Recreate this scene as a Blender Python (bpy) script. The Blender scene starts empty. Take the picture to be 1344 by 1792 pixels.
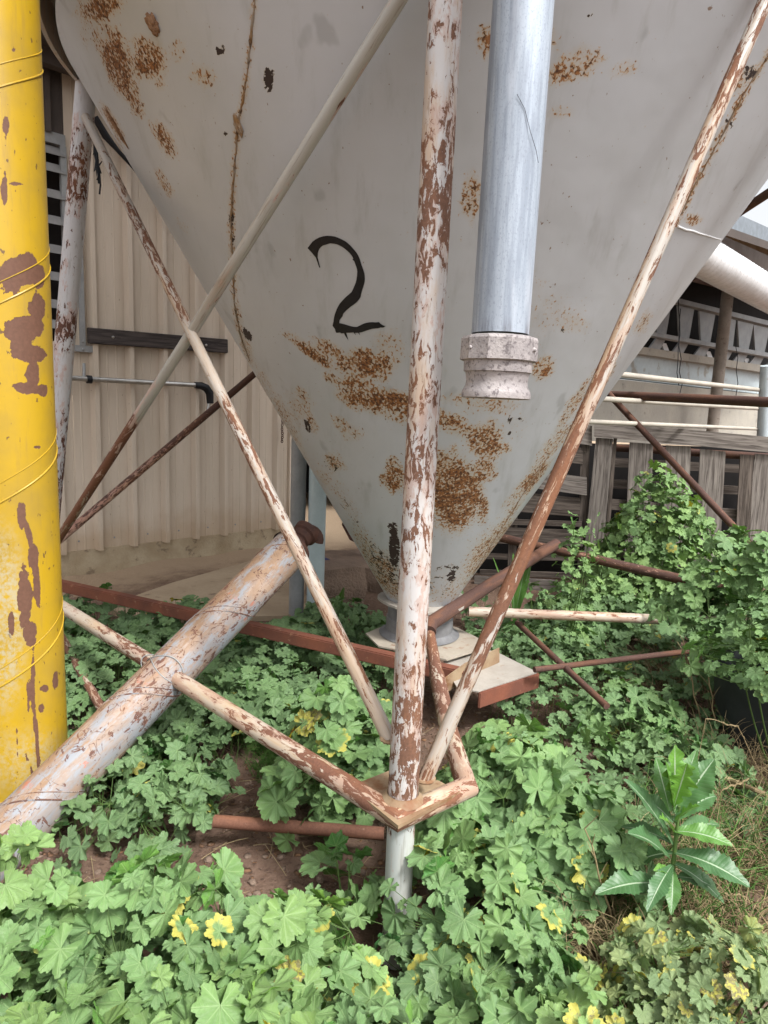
import bpy, bmesh, math, random
import numpy as np
from mathutils import Vector, Matrix
from mathutils.geometry import tessellate_polygon

SC = bpy.context.scene
COL = SC.collection
rnd = random.Random(7)
RN = np.random.RandomState(11)

# ------------------------------------------------------------------ camera
F = 1180.0; CX, CY = 672.0, 896.0
PITCH = math.radians(9.0); ROLL = math.radians(2.2); H = 1.5
EYE = np.array([0, 0, H])
FW = np.array([0, math.cos(PITCH), -math.sin(PITCH)])
_r = np.array([1.0, 0, 0]); _u = np.cross(_r, FW)
RT = _r * math.cos(ROLL) + _u * math.sin(ROLL)
UP = -_r * math.sin(ROLL) + _u * math.cos(ROLL)
cam = bpy.data.cameras.new('camera'); cam_o = bpy.data.objects.new('camera', cam)
COL.objects.link(cam_o)
cam.sensor_fit = 'VERTICAL'; cam.sensor_height = 36; cam.lens = 36 * F / 1792
cam.clip_start = 0.02; cam.clip_end = 2000
cam_o.matrix_world = Matrix(((RT[0], UP[0], -FW[0], 0), (RT[1], UP[1], -FW[1], 0),
                             (RT[2], UP[2], -FW[2], H), (0, 0, 0, 1)))
SC.camera = cam_o

# ------------------------------------------------------------------ light (bright overcast)
SUN_EL, SUN_AZ = math.radians(52), math.radians(140)     # azimuth clockwise from +Y: behind the viewer, to the right
w = bpy.data.worlds.new('World'); SC.world = w; w.use_nodes = True
nt = w.node_tree; nt.nodes.clear()
out = nt.nodes.new('ShaderNodeOutputWorld'); bg = nt.nodes.new('ShaderNodeBackground')
sky = nt.nodes.new('ShaderNodeTexSky'); sky.sky_type = 'NISHITA'; sky.sun_disc = False
sky.sun_elevation = SUN_EL; sky.sun_rotation = SUN_AZ; sky.dust_density = 4; sky.air_density = 1.0
hs = nt.nodes.new('ShaderNodeHueSaturation'); hs.inputs['Saturation'].default_value = 0.15; hs.inputs['Value'].default_value = 1.3
nt.links.new(sky.outputs[0], hs.inputs['Color']); nt.links.new(hs.outputs[0], bg.inputs[0])
bg.inputs[1].default_value = 0.135
nt.links.new(bg.outputs[0], out.inputs[0])
sl = bpy.data.lights.new('sun', 'SUN'); sl.energy = 2.5; sl.angle = math.radians(10); sl.color = (1, 0.98, 0.95)
so = bpy.data.objects.new('sun', sl); COL.objects.link(so)
sd = Vector((math.sin(SUN_AZ) * math.cos(SUN_EL), math.cos(SUN_AZ) * math.cos(SUN_EL), math.sin(SUN_EL)))
so.rotation_euler = sd.to_track_quat('Z', 'Y').to_euler(); so.location = (3, -4, 8)
SC.view_settings.view_transform = 'Standard'; SC.view_settings.look = 'None'
SC.view_settings.exposure = 0.7; SC.view_settings.gamma = 1.0
SC.cycles.max_bounces = 8; SC.cycles.transparent_max_bounces = 8

# ------------------------------------------------------------------ points from sight lines
def ray(x, y): return FW + RT * ((x - CX) / F) + UP * (-(y - CY) / F)
def onz(x, y, z=0.0):
    r = ray(x, y); return EYE + r * ((z - H) / r[2])
def onY(x, y, Y):
    r = ray(x, y); return EYE + r * (Y / r[1])
def proj(p):
    d = np.asarray(p, float) - EYE; z = d @ FW
    return CX + F * (d @ RT) / z, CY - F * (d @ UP) / z
def onplane(x, y, P, n):
    n = np.asarray(n, float); r = ray(x, y)
    return EYE + r * (((np.asarray(P, float) - EYE) @ n) / (r @ n))
AX = np.array([0.2125, 3.47]); Z0 = 0.2064; K = 0.6178      # hopper cone: axis, virtual apex, slope
def oncone(x, y, off=0.0):
    d = ray(x, y); o = EYE - np.array([AX[0], AX[1], Z0 - off]); M = np.diag([1, 1, -K * K])
    a = d @ M @ d; b = 2 * d @ M @ o; c = o @ M @ o
    q = math.sqrt(max(0, b * b - 4 * a * c)); t = (-b - q) / (2 * a)
    if t < 0: t = (-b + q) / (2 * a)
    return EYE + d * t

# ------------------------------------------------------------------ node helpers
class NT:
    def __init__(s, name):
        s.m = bpy.data.materials.new(name); s.m.use_nodes = True; s.t = s.m.node_tree
        s.t.nodes.clear(); s.o = s.n('ShaderNodeOutputMaterial')
    def n(s, k, **kw):
        x = s.t.nodes.new(k)
        for a, b in kw.items(): setattr(x, a, b)
        return x
    def put(s, sock, v):
        if isinstance(v, bpy.types.NodeSocket): s.t.links.new(v, sock)
        elif v is not None:
            if sock.type == 'RGBA' and len(v) == 3: v = (*v, 1)
            sock.default_value = v
    def attr(s, name, o='Fac'):
        x = s.n('ShaderNodeAttribute', attribute_name=name); return x.outputs[o]
    def objc(s): return s.n('ShaderNodeTexCoord').outputs['Object']
    def map(s, v, sc=(1, 1, 1), loc=(0, 0, 0), rot=(0, 0, 0)):
        x = s.n('ShaderNodeMapping'); s.put(x.inputs[0], v); x.inputs['Scale'].default_value = sc
        x.inputs['Location'].default_value = loc; x.inputs['Rotation'].default_value = rot
        return x.outputs[0]
    def noise(s, v, scale, detail=4, rough=.55, dist=0, o=0):
        x = s.n('ShaderNodeTexNoise'); s.put(x.inputs['Vector'], v); x.inputs['Scale'].default_value = scale
        x.inputs['Detail'].default_value = detail; x.inputs['Roughness'].default_value = rough
        x.inputs['Distortion'].default_value = dist; return x.outputs[o]
    def vor(s, v, scale, feat='F1', o='Distance'):
        x = s.n('ShaderNodeTexVoronoi', feature=feat); s.put(x.inputs['Vector'], v)
        x.inputs['Scale'].default_value = scale; return x.outputs[o]
    def math(s, op, a, b=0.0, c=None, clamp=False):
        x = s.n('ShaderNodeMath', operation=op, use_clamp=clamp)
        s.put(x.inputs[0], a); s.put(x.inputs[1], b)
        if c is not None: s.put(x.inputs[2], c)
        return x.outputs[0]
    def step(s, v, a, b):     # smooth 0..1 between a and b
        x = s.n('ShaderNodeMapRange', interpolation_type='SMOOTHSTEP')
        s.put(x.inputs['Value'], v); x.inputs['From Min'].default_value = a; x.inputs['From Max'].default_value = b
        return x.outputs[0]
    def mix(s, f, a, b, bt='MIX'):
        x = s.n('ShaderNodeMix', data_type='RGBA', blend_type=bt)
        s.put(x.inputs[0], f); s.put(x.inputs[6], a); s.put(x.inputs[7], b); return x.outputs[2]
    def fmix(s, f, a, b):
        x = s.n('ShaderNodeMix', data_type='FLOAT'); s.put(x.inputs[0], f); s.put(x.inputs[2], a); s.put(x.inputs[3], b)
        return x.outputs[0]
    def bump(s, h, st=.3, d=.005, nrm=None):
        x = s.n('ShaderNodeBump'); s.put(x.inputs['Height'], h); x.inputs['Strength'].default_value = st
        x.inputs['Distance'].default_value = d
        if nrm is not None: s.put(x.inputs['Normal'], nrm)
        return x.outputs[0]
    def bsdf(s, col, rough=.6, metal=0.0, nrm=None, spec=.4):
        x = s.n('ShaderNodeBsdfPrincipled'); s.put(x.inputs['Base Color'], col); s.put(x.inputs['Roughness'], rough)
        s.put(x.inputs['Metallic'], metal); x.inputs['Specular IOR Level'].default_value = spec
        if nrm is not None: s.put(x.inputs['Normal'], nrm)
        return x.outputs[0]
    def done(s, sh): s.t.links.new(sh, s.o.inputs[0]); return s.m

def m_pipe(name, paint, prim=(.47, .30, .25), rust=(.115, .052, .036), stain=(.45, .27, .12), sc=26, stretch=2.6,
           seed=0, thr=.56, sta=1.0, rough=.45, scr=0.0):
    t = NT(name); rc = t.attr('rc', 'Vector'); ru = t.attr('rust')
    v = t.map(rc, (1, 1, 1 / stretch), (seed * 3.1, seed * 1.7, seed))
    n1 = t.noise(v, sc * 2.1, 8, .70, .5)
    n0 = t.noise(v, sc * .38, 2, .5)
    s1 = t.math('ADD', t.math('MULTIPLY_ADD', ru, .36, -.18), t.math('ADD', t.math('MULTIPLY', n1, .8), t.math('MULTIPLY', n0, .2)))
    mr = t.step(s1, thr, thr + .010)
    n2 = t.noise(t.map(v, (1, 1, 1), (5, 8, 2)), sc * .7, 6, .6)
    s2 = t.math('ADD', t.math('MULTIPLY', s1, .55), t.math('MULTIPLY', n2, .5))
    mp = t.step(s2, thr - .03, thr + .015)
    st = t.step(t.noise(t.map(v, (1, 1, .5), (1, 4, 9)), sc * .5, 6, .68), .44, .64)
    pc = t.mix(t.math('MULTIPLY', t.noise(rc, 9, 4), .35), paint, tuple(c * .62 for c in paint))
    pc = t.mix(t.math('MULTIPLY', st, t.math('MULTIPLY_ADD', ru, .75 * sta, .22 * sta, clamp=True)), pc, stain)
    pc = t.mix(t.math('MULTIPLY', t.attr('grime'), t.step(t.noise(t.map(v, (1, 1, .5), (4, 4, 2)), sc * .8, 7, .75), .42, .54)), pc, t.mix(t.noise(rc, 30, 5, .7), (.17, .10, .065), (.36, .235, .14)))
    pc = t.mix(t.math('MULTIPLY', t.step(t.noise(t.map(v, (1, 1, .3), (6, 2, 2)), sc * 4, 4, .7), .56, .66), t.math('MULTIPLY_ADD', ru, .5, .25, clamp=True)), pc, tuple(x * .5 for x in stain))
    c = t.mix(t.math('MULTIPLY', mp, .62), pc, prim)
    rv = t.noise(rc, 140, 3)
    rcx = t.mix(rv, tuple(x * .45 for x in rust), tuple(min(1, x * 1.45) for x in rust))
    rcx = t.mix(t.math('MULTIPLY', st, .3 * sta), rcx, (.30, .12, .045))
    if scr:
        sn = t.noise(t.map(rc, (1, 1, 1.3), (2, 5, 3)), 9, 3, .5, 1.2); ln = t.step(t.math('ABSOLUTE', t.math('SUBTRACT', sn, .5)), .011, .004)
        ln = t.math('MULTIPLY', ln, t.step(t.noise(rc, 14, 3, .6), .44, .54)); mr = t.math('MAXIMUM', mr, t.math('MULTIPLY', ln, scr))
        dots = t.step(t.noise(t.map(rc, (1, 1, .7), (8, 1, 1)), 70, 3, .6), .70, .72); mr = t.math('MAXIMUM', mr, dots)
        org = t.math('MULTIPLY', t.step(t.noise(t.map(rc, (1, 1, .6), (1, 9, 6)), 30, 6, .7), .60, .64), t.step(t.noise(rc, 5, 2), .48, .6)); c = t.mix(t.math('MULTIPLY', org, .8), c, (.42, .13, .07))
    c = t.mix(mr, c, rcx)
    h = t.math('ADD', t.math('MULTIPLY', mr, -1.0), t.math('MULTIPLY', rv, .35))
    return t.done(t.bsdf(c, t.fmix(mr, rough, .85), 0, t.bump(h, .5, .0015)))

def m_noise(name, a, b, scale=8, rough=.8, c=None, cs=40, cthr=.6, bump=.4, bd=.004, metal=0, mapsc=(1, 1, 1), detail=5, spec=.3):
    t = NT(name); v = t.map(t.objc(), mapsc)
    n = t.noise(v, scale, detail, .6)
    col = t.mix(t.step(n, .3, .7), a, b)
    if c: col = t.mix(t.math('MULTIPLY', t.step(t.noise(v, cs, 4, .6), cthr, cthr + .12), .85), col, c)
    n3 = t.noise(v, scale * 12, 3)
    col = t.mix(t.math('MULTIPLY', n3, .35), col, tuple(x * .45 for x in a))
    return t.done(t.bsdf(col, rough, metal, t.bump(t.math('ADD', n, n3), bump, bd), spec))

def m_hopper():
    t = NT('hopper_paint'); P = t.objc(); sp = t.attr('rc', 'Vector')       # rc: arc, 0, slant
    ru0 = t.attr('rust'); dk = t.attr('scrape'); ru = t.math('MULTIPLY', ru0, t.math('MULTIPLY_ADD', t.noise(sp, 16, 4, .6), 1.5, .27))
    base = t.mix(t.step(t.noise(P, 1.6, 5, .6), .35, .7), (.475, .492, .52), (.42, .435, .45))
    base = t.mix(t.math('MULTIPLY', t.step(t.noise(t.map(sp, (6, 1, 1.2)), 2.5, 5, .65), .52, .75), .35), base, (.27, .27, .255))
    # long grey scuffs
    sc_ = t.step(t.noise(t.map(sp, (1, 1, .35), (3, 0, 2), (0, .6, 0)), 7, 3, .5), .66, .72)
    base = t.mix(t.math('MULTIPLY', sc_, .45), base, (.27, .275, .28))
    nf = t.noise(t.map(sp, (1, 1, .7)), 88, 4, .65, .5)
    vf = t.vor(t.map(sp, (1, 1, .7)), 95)
    s = t.math('ADD', t.math('MULTIPLY', nf, .8), t.math('MULTIPLY', vf, .22))
    s = t.math('ADD', s, t.math('MULTIPLY', ru, .33))
    halo = t.step(s, .70, .80); core = t.step(s, .785, .815)
    nl = t.noise(sp, 34, 5, .7, 1.0)
    d = t.math('ADD', nl, t.math('MULTIPLY', dk, .42)); dm = t.step(d, .80, .815); dh = t.step(d, .74, .82)
    c = t.mix(t.math('MULTIPLY', t.step(ru, .15, .9), .35), base, (.44, .34, .20))
    c = t.mix(t.math('MULTIPLY', halo, .8), c, (.42, .24, .085))
    c = t.mix(core, c, t.mix(t.step(t.noise(sp, 95, 2), .35, .65), (.075, .034, .018), (.28, .12, .042)))
    c = t.mix(t.math('MULTIPLY', dh, .5), c, (.50, .40, .26))
    c = t.mix(dm, c, (.035, .022, .018))
    # small freckles everywhere
    fr = t.step(t.noise(t.map(sp, (1, 1, .45), (9, 0, 4)), 75, 2, .5), .73, .76)
    c = t.mix(t.math('MULTIPLY', fr, .8), c, (.16, .08, .03))
    lt = t.step(t.noise(t.map(sp, (1, 1, 1), (2, 0, 7)), 60, 2, .5), .79, .82)
    c = t.mix(t.math('MULTIPLY', lt, .5), c, (.6, .59, .57))
    dent = t.noise(P, 3.5, 3)
    nb = t.bump(dent, .25, .02); nb2 = t.bump(t.math('ADD', core, t.math('MULTIPLY', nf, .2)), .5, .0015, nb)
    r = t.fmix(t.math('MAXIMUM', core, dm), .42, .85)
    return t.done(t.bsdf(c, r, 0, nb2, .45))

def m_yellow():
    t = NT('yellow_paint'); rc = t.attr('rc', 'Vector'); ru = t.attr('rust')
    n = t.noise(t.map(rc, (1, 1, .8)), 32, 6, .62, .6)
    s = t.math('ADD', t.math('MULTIPLY_ADD', n, .6, t.math('MULTIPLY', t.noise(t.map(rc, (1, 1, .7)), 14, 5, .65, .6), .5)), t.math('MULTIPLY', ru, .5)); m = t.step(s, .80, .81)
    c = t.mix(t.step(t.noise(rc, 5, 5), .35, .7), (.46, .29, .012), (.36, .235, .03))
    c = t.mix(t.math('MULTIPLY', t.step(t.noise(t.map(rc, (1, 1, .1)), 40, 6, .75), .5, .72), .5), c, (.30, .19, .05))
    c = t.mix(t.math('MULTIPLY', t.step(t.noise(t.map(rc, (1, 1, .6), (4, 1, 2)), 60, 3, .5), .68, .70), .85), c, (.10, .05, .03))
    c = t.mix(t.math('MULTIPLY', t.attr('grime'), t.step(t.noise(rc, 55, 6, .7), .38, .62)), c, (.40, .37, .27))
    b = t.mix(t.noise(rc, 90, 3), (.085, .038, .022), (.17, .08, .05))
    c = t.mix(m, c, b)
    return t.done(t.bsdf(c, t.fmix(m, .36, .7), 0, t.bump(t.math('SUBTRACT', t.math('MULTIPLY', t.noise(rc, 60, 4), .3), m), .5, .002), .5))

def m_galv(name, a=(.36, .405, .465), b=(.25, .295, .355), streak=.5):
    t = NT(name); rc = t.attr('rc', 'Vector'); w3 = t.step(t.noise(t.map(rc, (1, 1, .03), (3, 9, 1)), 22, 4, .6), .5, .68)
    n = t.noise(t.map(rc, (1, 1, .08)), 34, 6, .65); n2 = t.noise(t.map(rc, (1, 1, .6)), 260, 3, .7)
    c = t.mix(t.step(n, .35, .68), a, b)
    c = t.mix(t.math('MULTIPLY', t.step(n2, .52, .68), .55), c, (.19, .21, .25))
    c = t.mix(t.math('MULTIPLY', w3, .55), c, (.22, .26, .33))
    c = t.mix(t.math('MULTIPLY', t.attr('rust'), t.step(n, .45, .6)), c, (.13, .13, .15))
    c = t.mix(t.math('MULTIPLY', t.step(t.noise(t.map(rc, (1, 1, .2), (7, 7, 1)), 14, 3), .55, .75), .35), c, (.68, .70, .76))
    return t.done(t.bsdf(c, .52, .25, t.bump(n2, .2, .001), .4))

def m_wall():
    t = NT('beige_steel_sheet'); P = t.objc()
    n = t.noise(t.map(P, (3, 3, .5)), 1.6, 5, .6)
    c = t.mix(t.step(n, .35, .75), (.60, .515, .425), (.52, .445, .36))
    c = t.mix(t.math('MULTIPLY', t.step(t.noise(t.map(P, (1, 1, .5)), 55, 4, .6), .70, .74), .8), c, (.12, .07, .045))
    sx = t.n('ShaderNodeSeparateXYZ'); t.put(sx.inputs[0], P)
    low = t.step(t.math('ADD', sx.outputs[2], t.math('MULTIPLY', t.noise(P, 5, 4), .5)), .62, .25)
    c = t.mix(t.math('MULTIPLY', low, .5), c, (.38, .26, .15))
    return t.done(t.bsdf(c, .5, 0, t.bump(n, .1, .004), .4))

def m_wood(name, a=(.27, .24, .215), b=(.115, .098, .088)):
    t = NT(name); rc = t.attr('rc', 'Vector')
    g = t.noise(t.map(rc, (1, 1, .06)), 55, 6, .65, .6); k = t.noise(t.map(rc, (1, 1, .25)), 8, 3, .5, 1.5)
    c = t.mix(t.step(g, .36, .66), b, a)
    c = t.mix(t.math('MULTIPLY', t.step(k, .55, .75), .4), c, tuple(x * .7 for x in b))
    cr = t.step(t.noise(t.map(rc, (1, 1, .03)), 90, 3, .5), .66, .70)
    c = t.mix(t.math('MULTIPLY', cr, .8), c, (.03, .026, .022))
    return t.done(t.bsdf(c, .85, 0, t.bump(t.math('SUBTRACT', g, cr), .6, .003), .2))

def m_leaf(name, a, b, yel=(.62, .50, .03), rough=.5, trans=.16):
    t = NT(name); lc = t.attr('lc', 'Vector'); ly = t.attr('ly')
    sx = t.n('ShaderNodeSeparateXYZ'); t.put(sx.inputs[0], lc); u, v, rr = sx.outputs
    ang = t.math('ARCTAN2', u, v)
    r = t.math('SQRT', t.math('ADD', t.math('MULTIPLY', u, u), t.math('MULTIPLY', v, v)))
    q = t.math('DIVIDE', ang, math.radians(45)); fr = t.math('ABSOLUTE', t.math('SUBTRACT', q, t.math('ROUND', q)))
    vein = t.step(t.math('MULTIPLY', fr, r), .035, .012)
    saw = t.math('ABSOLUTE', t.math('SUBTRACT', t.math('FRACT', t.math('MULTIPLY', t.math('SUBTRACT', r, t.math('MULTIPLY', fr, .55)), 6)), .5))
    v2 = t.math('MULTIPLY', t.step(saw, .10, .02), .35)
    vein = t.math('MAXIMUM', vein, v2)
    n = t.noise(t.n('ShaderNodeNewGeometry').outputs['Position'], 38, 3, .6); big = t.noise(t.n('ShaderNodeNewGeometry').outputs['Position'], 5, 2, .5)
    c = t.mix(rr, a, b); c = t.mix(t.math('MULTIPLY', t.step(t.math('FRACT', t.math('MULTIPLY', rr, 7.3)), .62, .66), .45), c, (b[0] * 1.35, b[1] * 1.02, b[2] * .55)); c = t.mix(t.math('MULTIPLY', t.step(t.math('FRACT', t.math('MULTIPLY', rr, 11.7)), .35, .30), .4), c, (a[0] * .75, a[1] * .8, a[2] * 1.15))
    c = t.mix(t.math('MULTIPLY', n, .6), c, tuple(x * .55 for x in a)); c = t.mix(t.step(big, .42, .66), c, t.mix(.45, c, (b[0] * 1.5, b[1] * 1.25, b[2] * .9)))
    c = t.mix(t.math('MULTIPLY', t.step(fr, .5, .25), .0), c, a)
    c = t.mix(t.math('MULTIPLY', t.step(fr, .28, .5), .30), c, tuple(x * .5 for x in a))
    c = t.mix(t.math('MULTIPLY', vein, .55), c, (.27, .40, .15))
    pn = t.noise(t.map(lc, (1, 1, 5)), 2.2, 3, .6)
    yy = t.step(t.math('ADD', t.math('MULTIPLY', ly, .8), t.math('MULTIPLY', t.math('ADD', r, pn), .62)), 1.12, 1.28)
    c = t.mix(yy, c, yel)
    br = t.step(t.math('ADD', t.math('MULTIPLY', ly, .8), t.noise(t.map(lc, (1, 1, 9)), 4, 4, .65)), 1.24, 1.32)
    c = t.mix(br, c, (.22, .10, .03))
    spot = t.step(t.noise(t.map(lc, (1, 1, 13)), 6, 3, .6), .71, .74); c = t.mix(t.math('MULTIPLY', spot, .7), c, (.20, .15, .05)); dust = t.step(t.noise(t.map(lc, (1, 1, 5), (3, 3, 3)), 2.5, 5, .7), .5, .7); c = t.mix(t.math('MULTIPLY', dust, .22), c, (.36, .42, .30))
    nb = t.bump(t.math('SUBTRACT', t.noise(lc, 7, 4), t.math('MULTIPLY', vein, .8)), .55, .004)
    g = t.n('ShaderNodeNewGeometry')
    cb = t.mix(g.outputs['Backfacing'], c, t.mix(.45, c, (.24, .33, .17)))
    p = t.bsdf(cb, rough, 0, nb, .28)
    tr = t.n('ShaderNodeBsdfTranslucent'); t.put(tr.inputs[0], t.mix(.4, c, (.25, .42, .04))); 
    ms = t.n('ShaderNodeMixShader'); ms.inputs[0].default_value = trans
    t.t.links.new(p, ms.inputs[1]); t.t.links.new(tr.outputs[0], ms.inputs[2])
    return t.done(ms.outputs[0])

def m_plain(name, c, rough=.6, metal=0, b=None):
    return m_noise(name, c, b or tuple(x * .72 for x in c), 9, rough, None, metal=metal, bump=.15, bd=.002)

GS = -5.821
def m_ground():
    t = NT('brown_soil'); P = t.n('ShaderNodeNewGeometry').outputs['Position']
    n = t.noise(P, 3, 8, .65); n2 = t.noise(P, 45, 6, .7); vo = t.vor(P, 60)
    c = t.mix(t.step(n, .35, .7), (.15, .095, .07), (.23, .155, .115))
    c = t.mix(t.step(n2, .5, .7), c, (.085, .055, .042))
    dw = t.n('ShaderNodeVectorMath', operation='DOT_PRODUCT'); t.put(dw.inputs[0], t.map(P, (1, 1, 0))); dw.inputs[1].default_value = (.696, -.718, 0)
    sand = t.step(t.math('ADD', dw.outputs['Value'], t.math('MULTIPLY', t.noise(P, 4, 6, .65), 1.3)), GS + 1.7, GS + .9)
    c = t.mix(t.math('MULTIPLY', sand, .85), c, t.mix(n2, (.50, .385, .27), (.38, .28, .19)))
    h = n2
    return t.done(t.bsdf(c, .95, 0, t.bump(h, .9, .02), .1))

M = {}
M['leg'] = m_pipe('flaking_white_paint', (.50, .48, .475), prim=(.40, .27, .22), rust=(.15, .075, .048), stain=(.42, .27, .15), sc=30, stretch=2.4, seed=1, sta=.9)
M['leg2'] = m_pipe('white_leg_paint', (.56, .56, .58), sc=26, stretch=2.2, seed=5, stain=(.5, .45, .42))
M['brace'] = m_pipe('cream_brace_paint', (.43, .395, .355), prim=(.38, .25, .17), rust=(.15, .07, .042), stain=(.40, .25, .13), sc=32, stretch=5, seed=2)
M['bracegrey'] = m_pipe('grey_brace_paint', (.42, .41, .38), stain=(.25, .17, .10), sc=22, stretch=6, seed=3)
M['rustpipe'] = m_pipe('brown_rust_pipe', (.40, .25, .20), prim=(.27, .13, .09), rust=(.088, .046, .036), sc=36, stretch=3, seed=4, thr=.48, rough=.75, sta=.8)
M['ring'] = m_pipe('pink_primer_pipe', (.50, .43, .35), prim=(.36, .21, .155), rust=(.165, .075, .048), sc=24, stretch=3.5, seed=6, thr=.53)
M['tube'] = m_pipe('spiral_tube_paint', (.27, .285, .31), prim=(.30, .19, .125), rust=(.13, .065, .05), stain=(.44, .27, .15), sc=20, stretch=1.8, seed=7, thr=.575, scr=1.0, rough=.55)
M['rustbeam'] = m_noise('rusty_steel', (.24, .085, .05), (.15, .06, .042), 7, .85, (.36, .20, .12), 22, .6, .5, .003)
M['rustdark'] = m_noise('dark_rust', (.10, .045, .032), (.05, .027, .022), 14, .8, (.2, .1, .06), 30, .6, .6, .004)
M['hopper'] = m_hopper(); M['yellow'] = m_yellow(); M['galv'] = m_galv('galvanised_tube')
M['coupling'] = m_noise('cast_aluminium', (.46, .42, .41), (.27, .245, .245), 16, .6, (.13, .11, .115), 110, .52, .6, .002, metal=.2)
M['black'] = m_noise('black_brush_paint', (.008, .009, .012), (.015, .016, .02), 60, .35, bump=.3, bd=.001, spec=.35)
M['seam'] = m_noise('rusty_weld', (.30, .17, .07), (.36, .32, .27), 30, .8, (.06, .03, .02), 28, .55, .8, .004)
M['wall'] = m_wall()
M['plinth'] = m_noise('stained_concrete', (.48, .40, .28), (.36, .28, .18), 5, .9, (.18, .13, .09), 9, .56, .7, .01)
M['slab'] = m_noise('dusty_slab', (.46, .36, .25), (.37, .28, .19), 3, .9, (.2, .14, .1), 14, .6, .5, .006)
M['wood'] = m_wood('weathered_grey_timber'); M['wood2'] = m_wood('brown_grey_timber', (.17, .14, .12), (.065, .052, .044))
M['woodblack'] = m_wood('blackened_timber', (.09, .075, .07), (.035, .03, .03))
M['darkin'] = m_plain('dark_interior', (.018, .016, .016), .9)  # near-black colour stands in for the shade inside bays and behind gaps
M['roofbrown'] = m_noise('brown_roof_shade', (.10, .08, .07), (.07, .058, .052), 4, .7, bump=.1)  # dark brown of the roofs, with the shade under the eave put into it
M['steel'] = m_plain('stainless_pipe', (.55, .54, .52), .32, .8)
M['rubber'] = m_plain('black_rubber', (.015, .016, .02), .4)
M['pvc'] = m_plain('pale_blue_plastic', (.56, .66, .68), .35, 0, (.50, .60, .62))
M['zinc'] = m_noise('dull_zinc', (.36, .37, .375), (.26, .27, .275), 6, .5, (.3, .25, .18), 12, .65, .3, .003, metal=.2)
M['shedwall'] = m_noise('pale_blue_sheet', (.52, .60, .63), (.45, .52, .55), 2, .7, (.30, .27, .22), 5, .55, .2, .004)
M['concwall'] = m_noise('trough_concrete', (.44, .41, .35), (.36, .34, .30), 3, .85, (.22, .2, .18), 8, .6, .4, .006)
M['creamrail'] = m_noise('cream_rail', (.50, .46, .39), (.38, .35, .30), 5, .5, (.3, .2, .12), 24, .66, .2, .002)
M['postbrown'] = m_noise('brown_post', (.36, .31, .26), (.24, .21, .18), 6, .7, (.12, .07, .05), 18, .58, .3, .003)
M['whitepipe'] = m_plain('white_gutter', (.80, .81, .83), .4, 0, (.66, .66, .66))
M['roofgrey'] = m_plain('grey_roof', (.22, .25, .28), .5)
M['fascia'] = m_noise('stained_fascia', (.62, .50, .33), (.45, .34, .2), 5, .8)
M['mud'] = m_noise('wasp_mud', (.42, .25, .15), (.30, .17, .10), 40, .95, bump=1, bd=.006)
M['plate'] = m_noise('cream_plate', (.44, .39, .32), (.36, .31, .25), 6, .75, (.26, .13, .07), 14, .58, .4, .003)
M['angle'] = m_noise('stained_angle', (.36, .27, .17), (.24, .14, .08), 7, .6, (.20, .08, .03), 12, .54, .5, .003)
M['collar'] = m_noise('blue_grey_collar', (.22, .22, .225), (.15, .15, .155), 14, .6, (.35, .33, .3), 20, .6, .3, .002)
M['soil'] = m_ground()
M['gate'] = m_noise('gate_plate_paint', (.42, .385, .34), (.34, .31, .27), 9, .7, (.25, .13, .07), 22, .64, .3, .002)
M['leafA'] = m_leaf('mallow_leaf', (.058, .185, .040), (.130, .310, .078))
M['leafB'] = m_leaf('mallow_leaf_dark', (.032, .120, .034), (.072, .205, .055))  # darker green variant of the mallow leaf
M['leafD'] = m_leaf('mallow_leaf_withered', (.15, .24, .085), (.27, .33, .14))
M['leafC'] = m_leaf('mallow_leaf_pale', (.090, .245, .045), (.190, .375, .085))
M['stem'] = m_plain('green_stem', (.11, .19, .05), .6)
M['thistle'] = None
M['straw'] = m_noise('dry_straw', (.42, .33, .18), (.17, .12, .065), 9, .8)
M['deadleaf'] = m_noise('dead_leaf', (.24, .13, .07), (.13, .075, .05), 25, .9)
M['grass'] = m_plain('grass_green', (.09, .19, .035), .6)
M['stone'] = m_noise('brown_stone', (.28, .20, .15), (.18, .13, .10), 5, .9, bump=.8, bd=.02)
M['blackplastic'] = m_plain('dark_grey_plastic', (.055, .062, .065), .5)
M['bluehose'] = m_plain('blue_plastic', (.04, .045, .17), .4)

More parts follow.
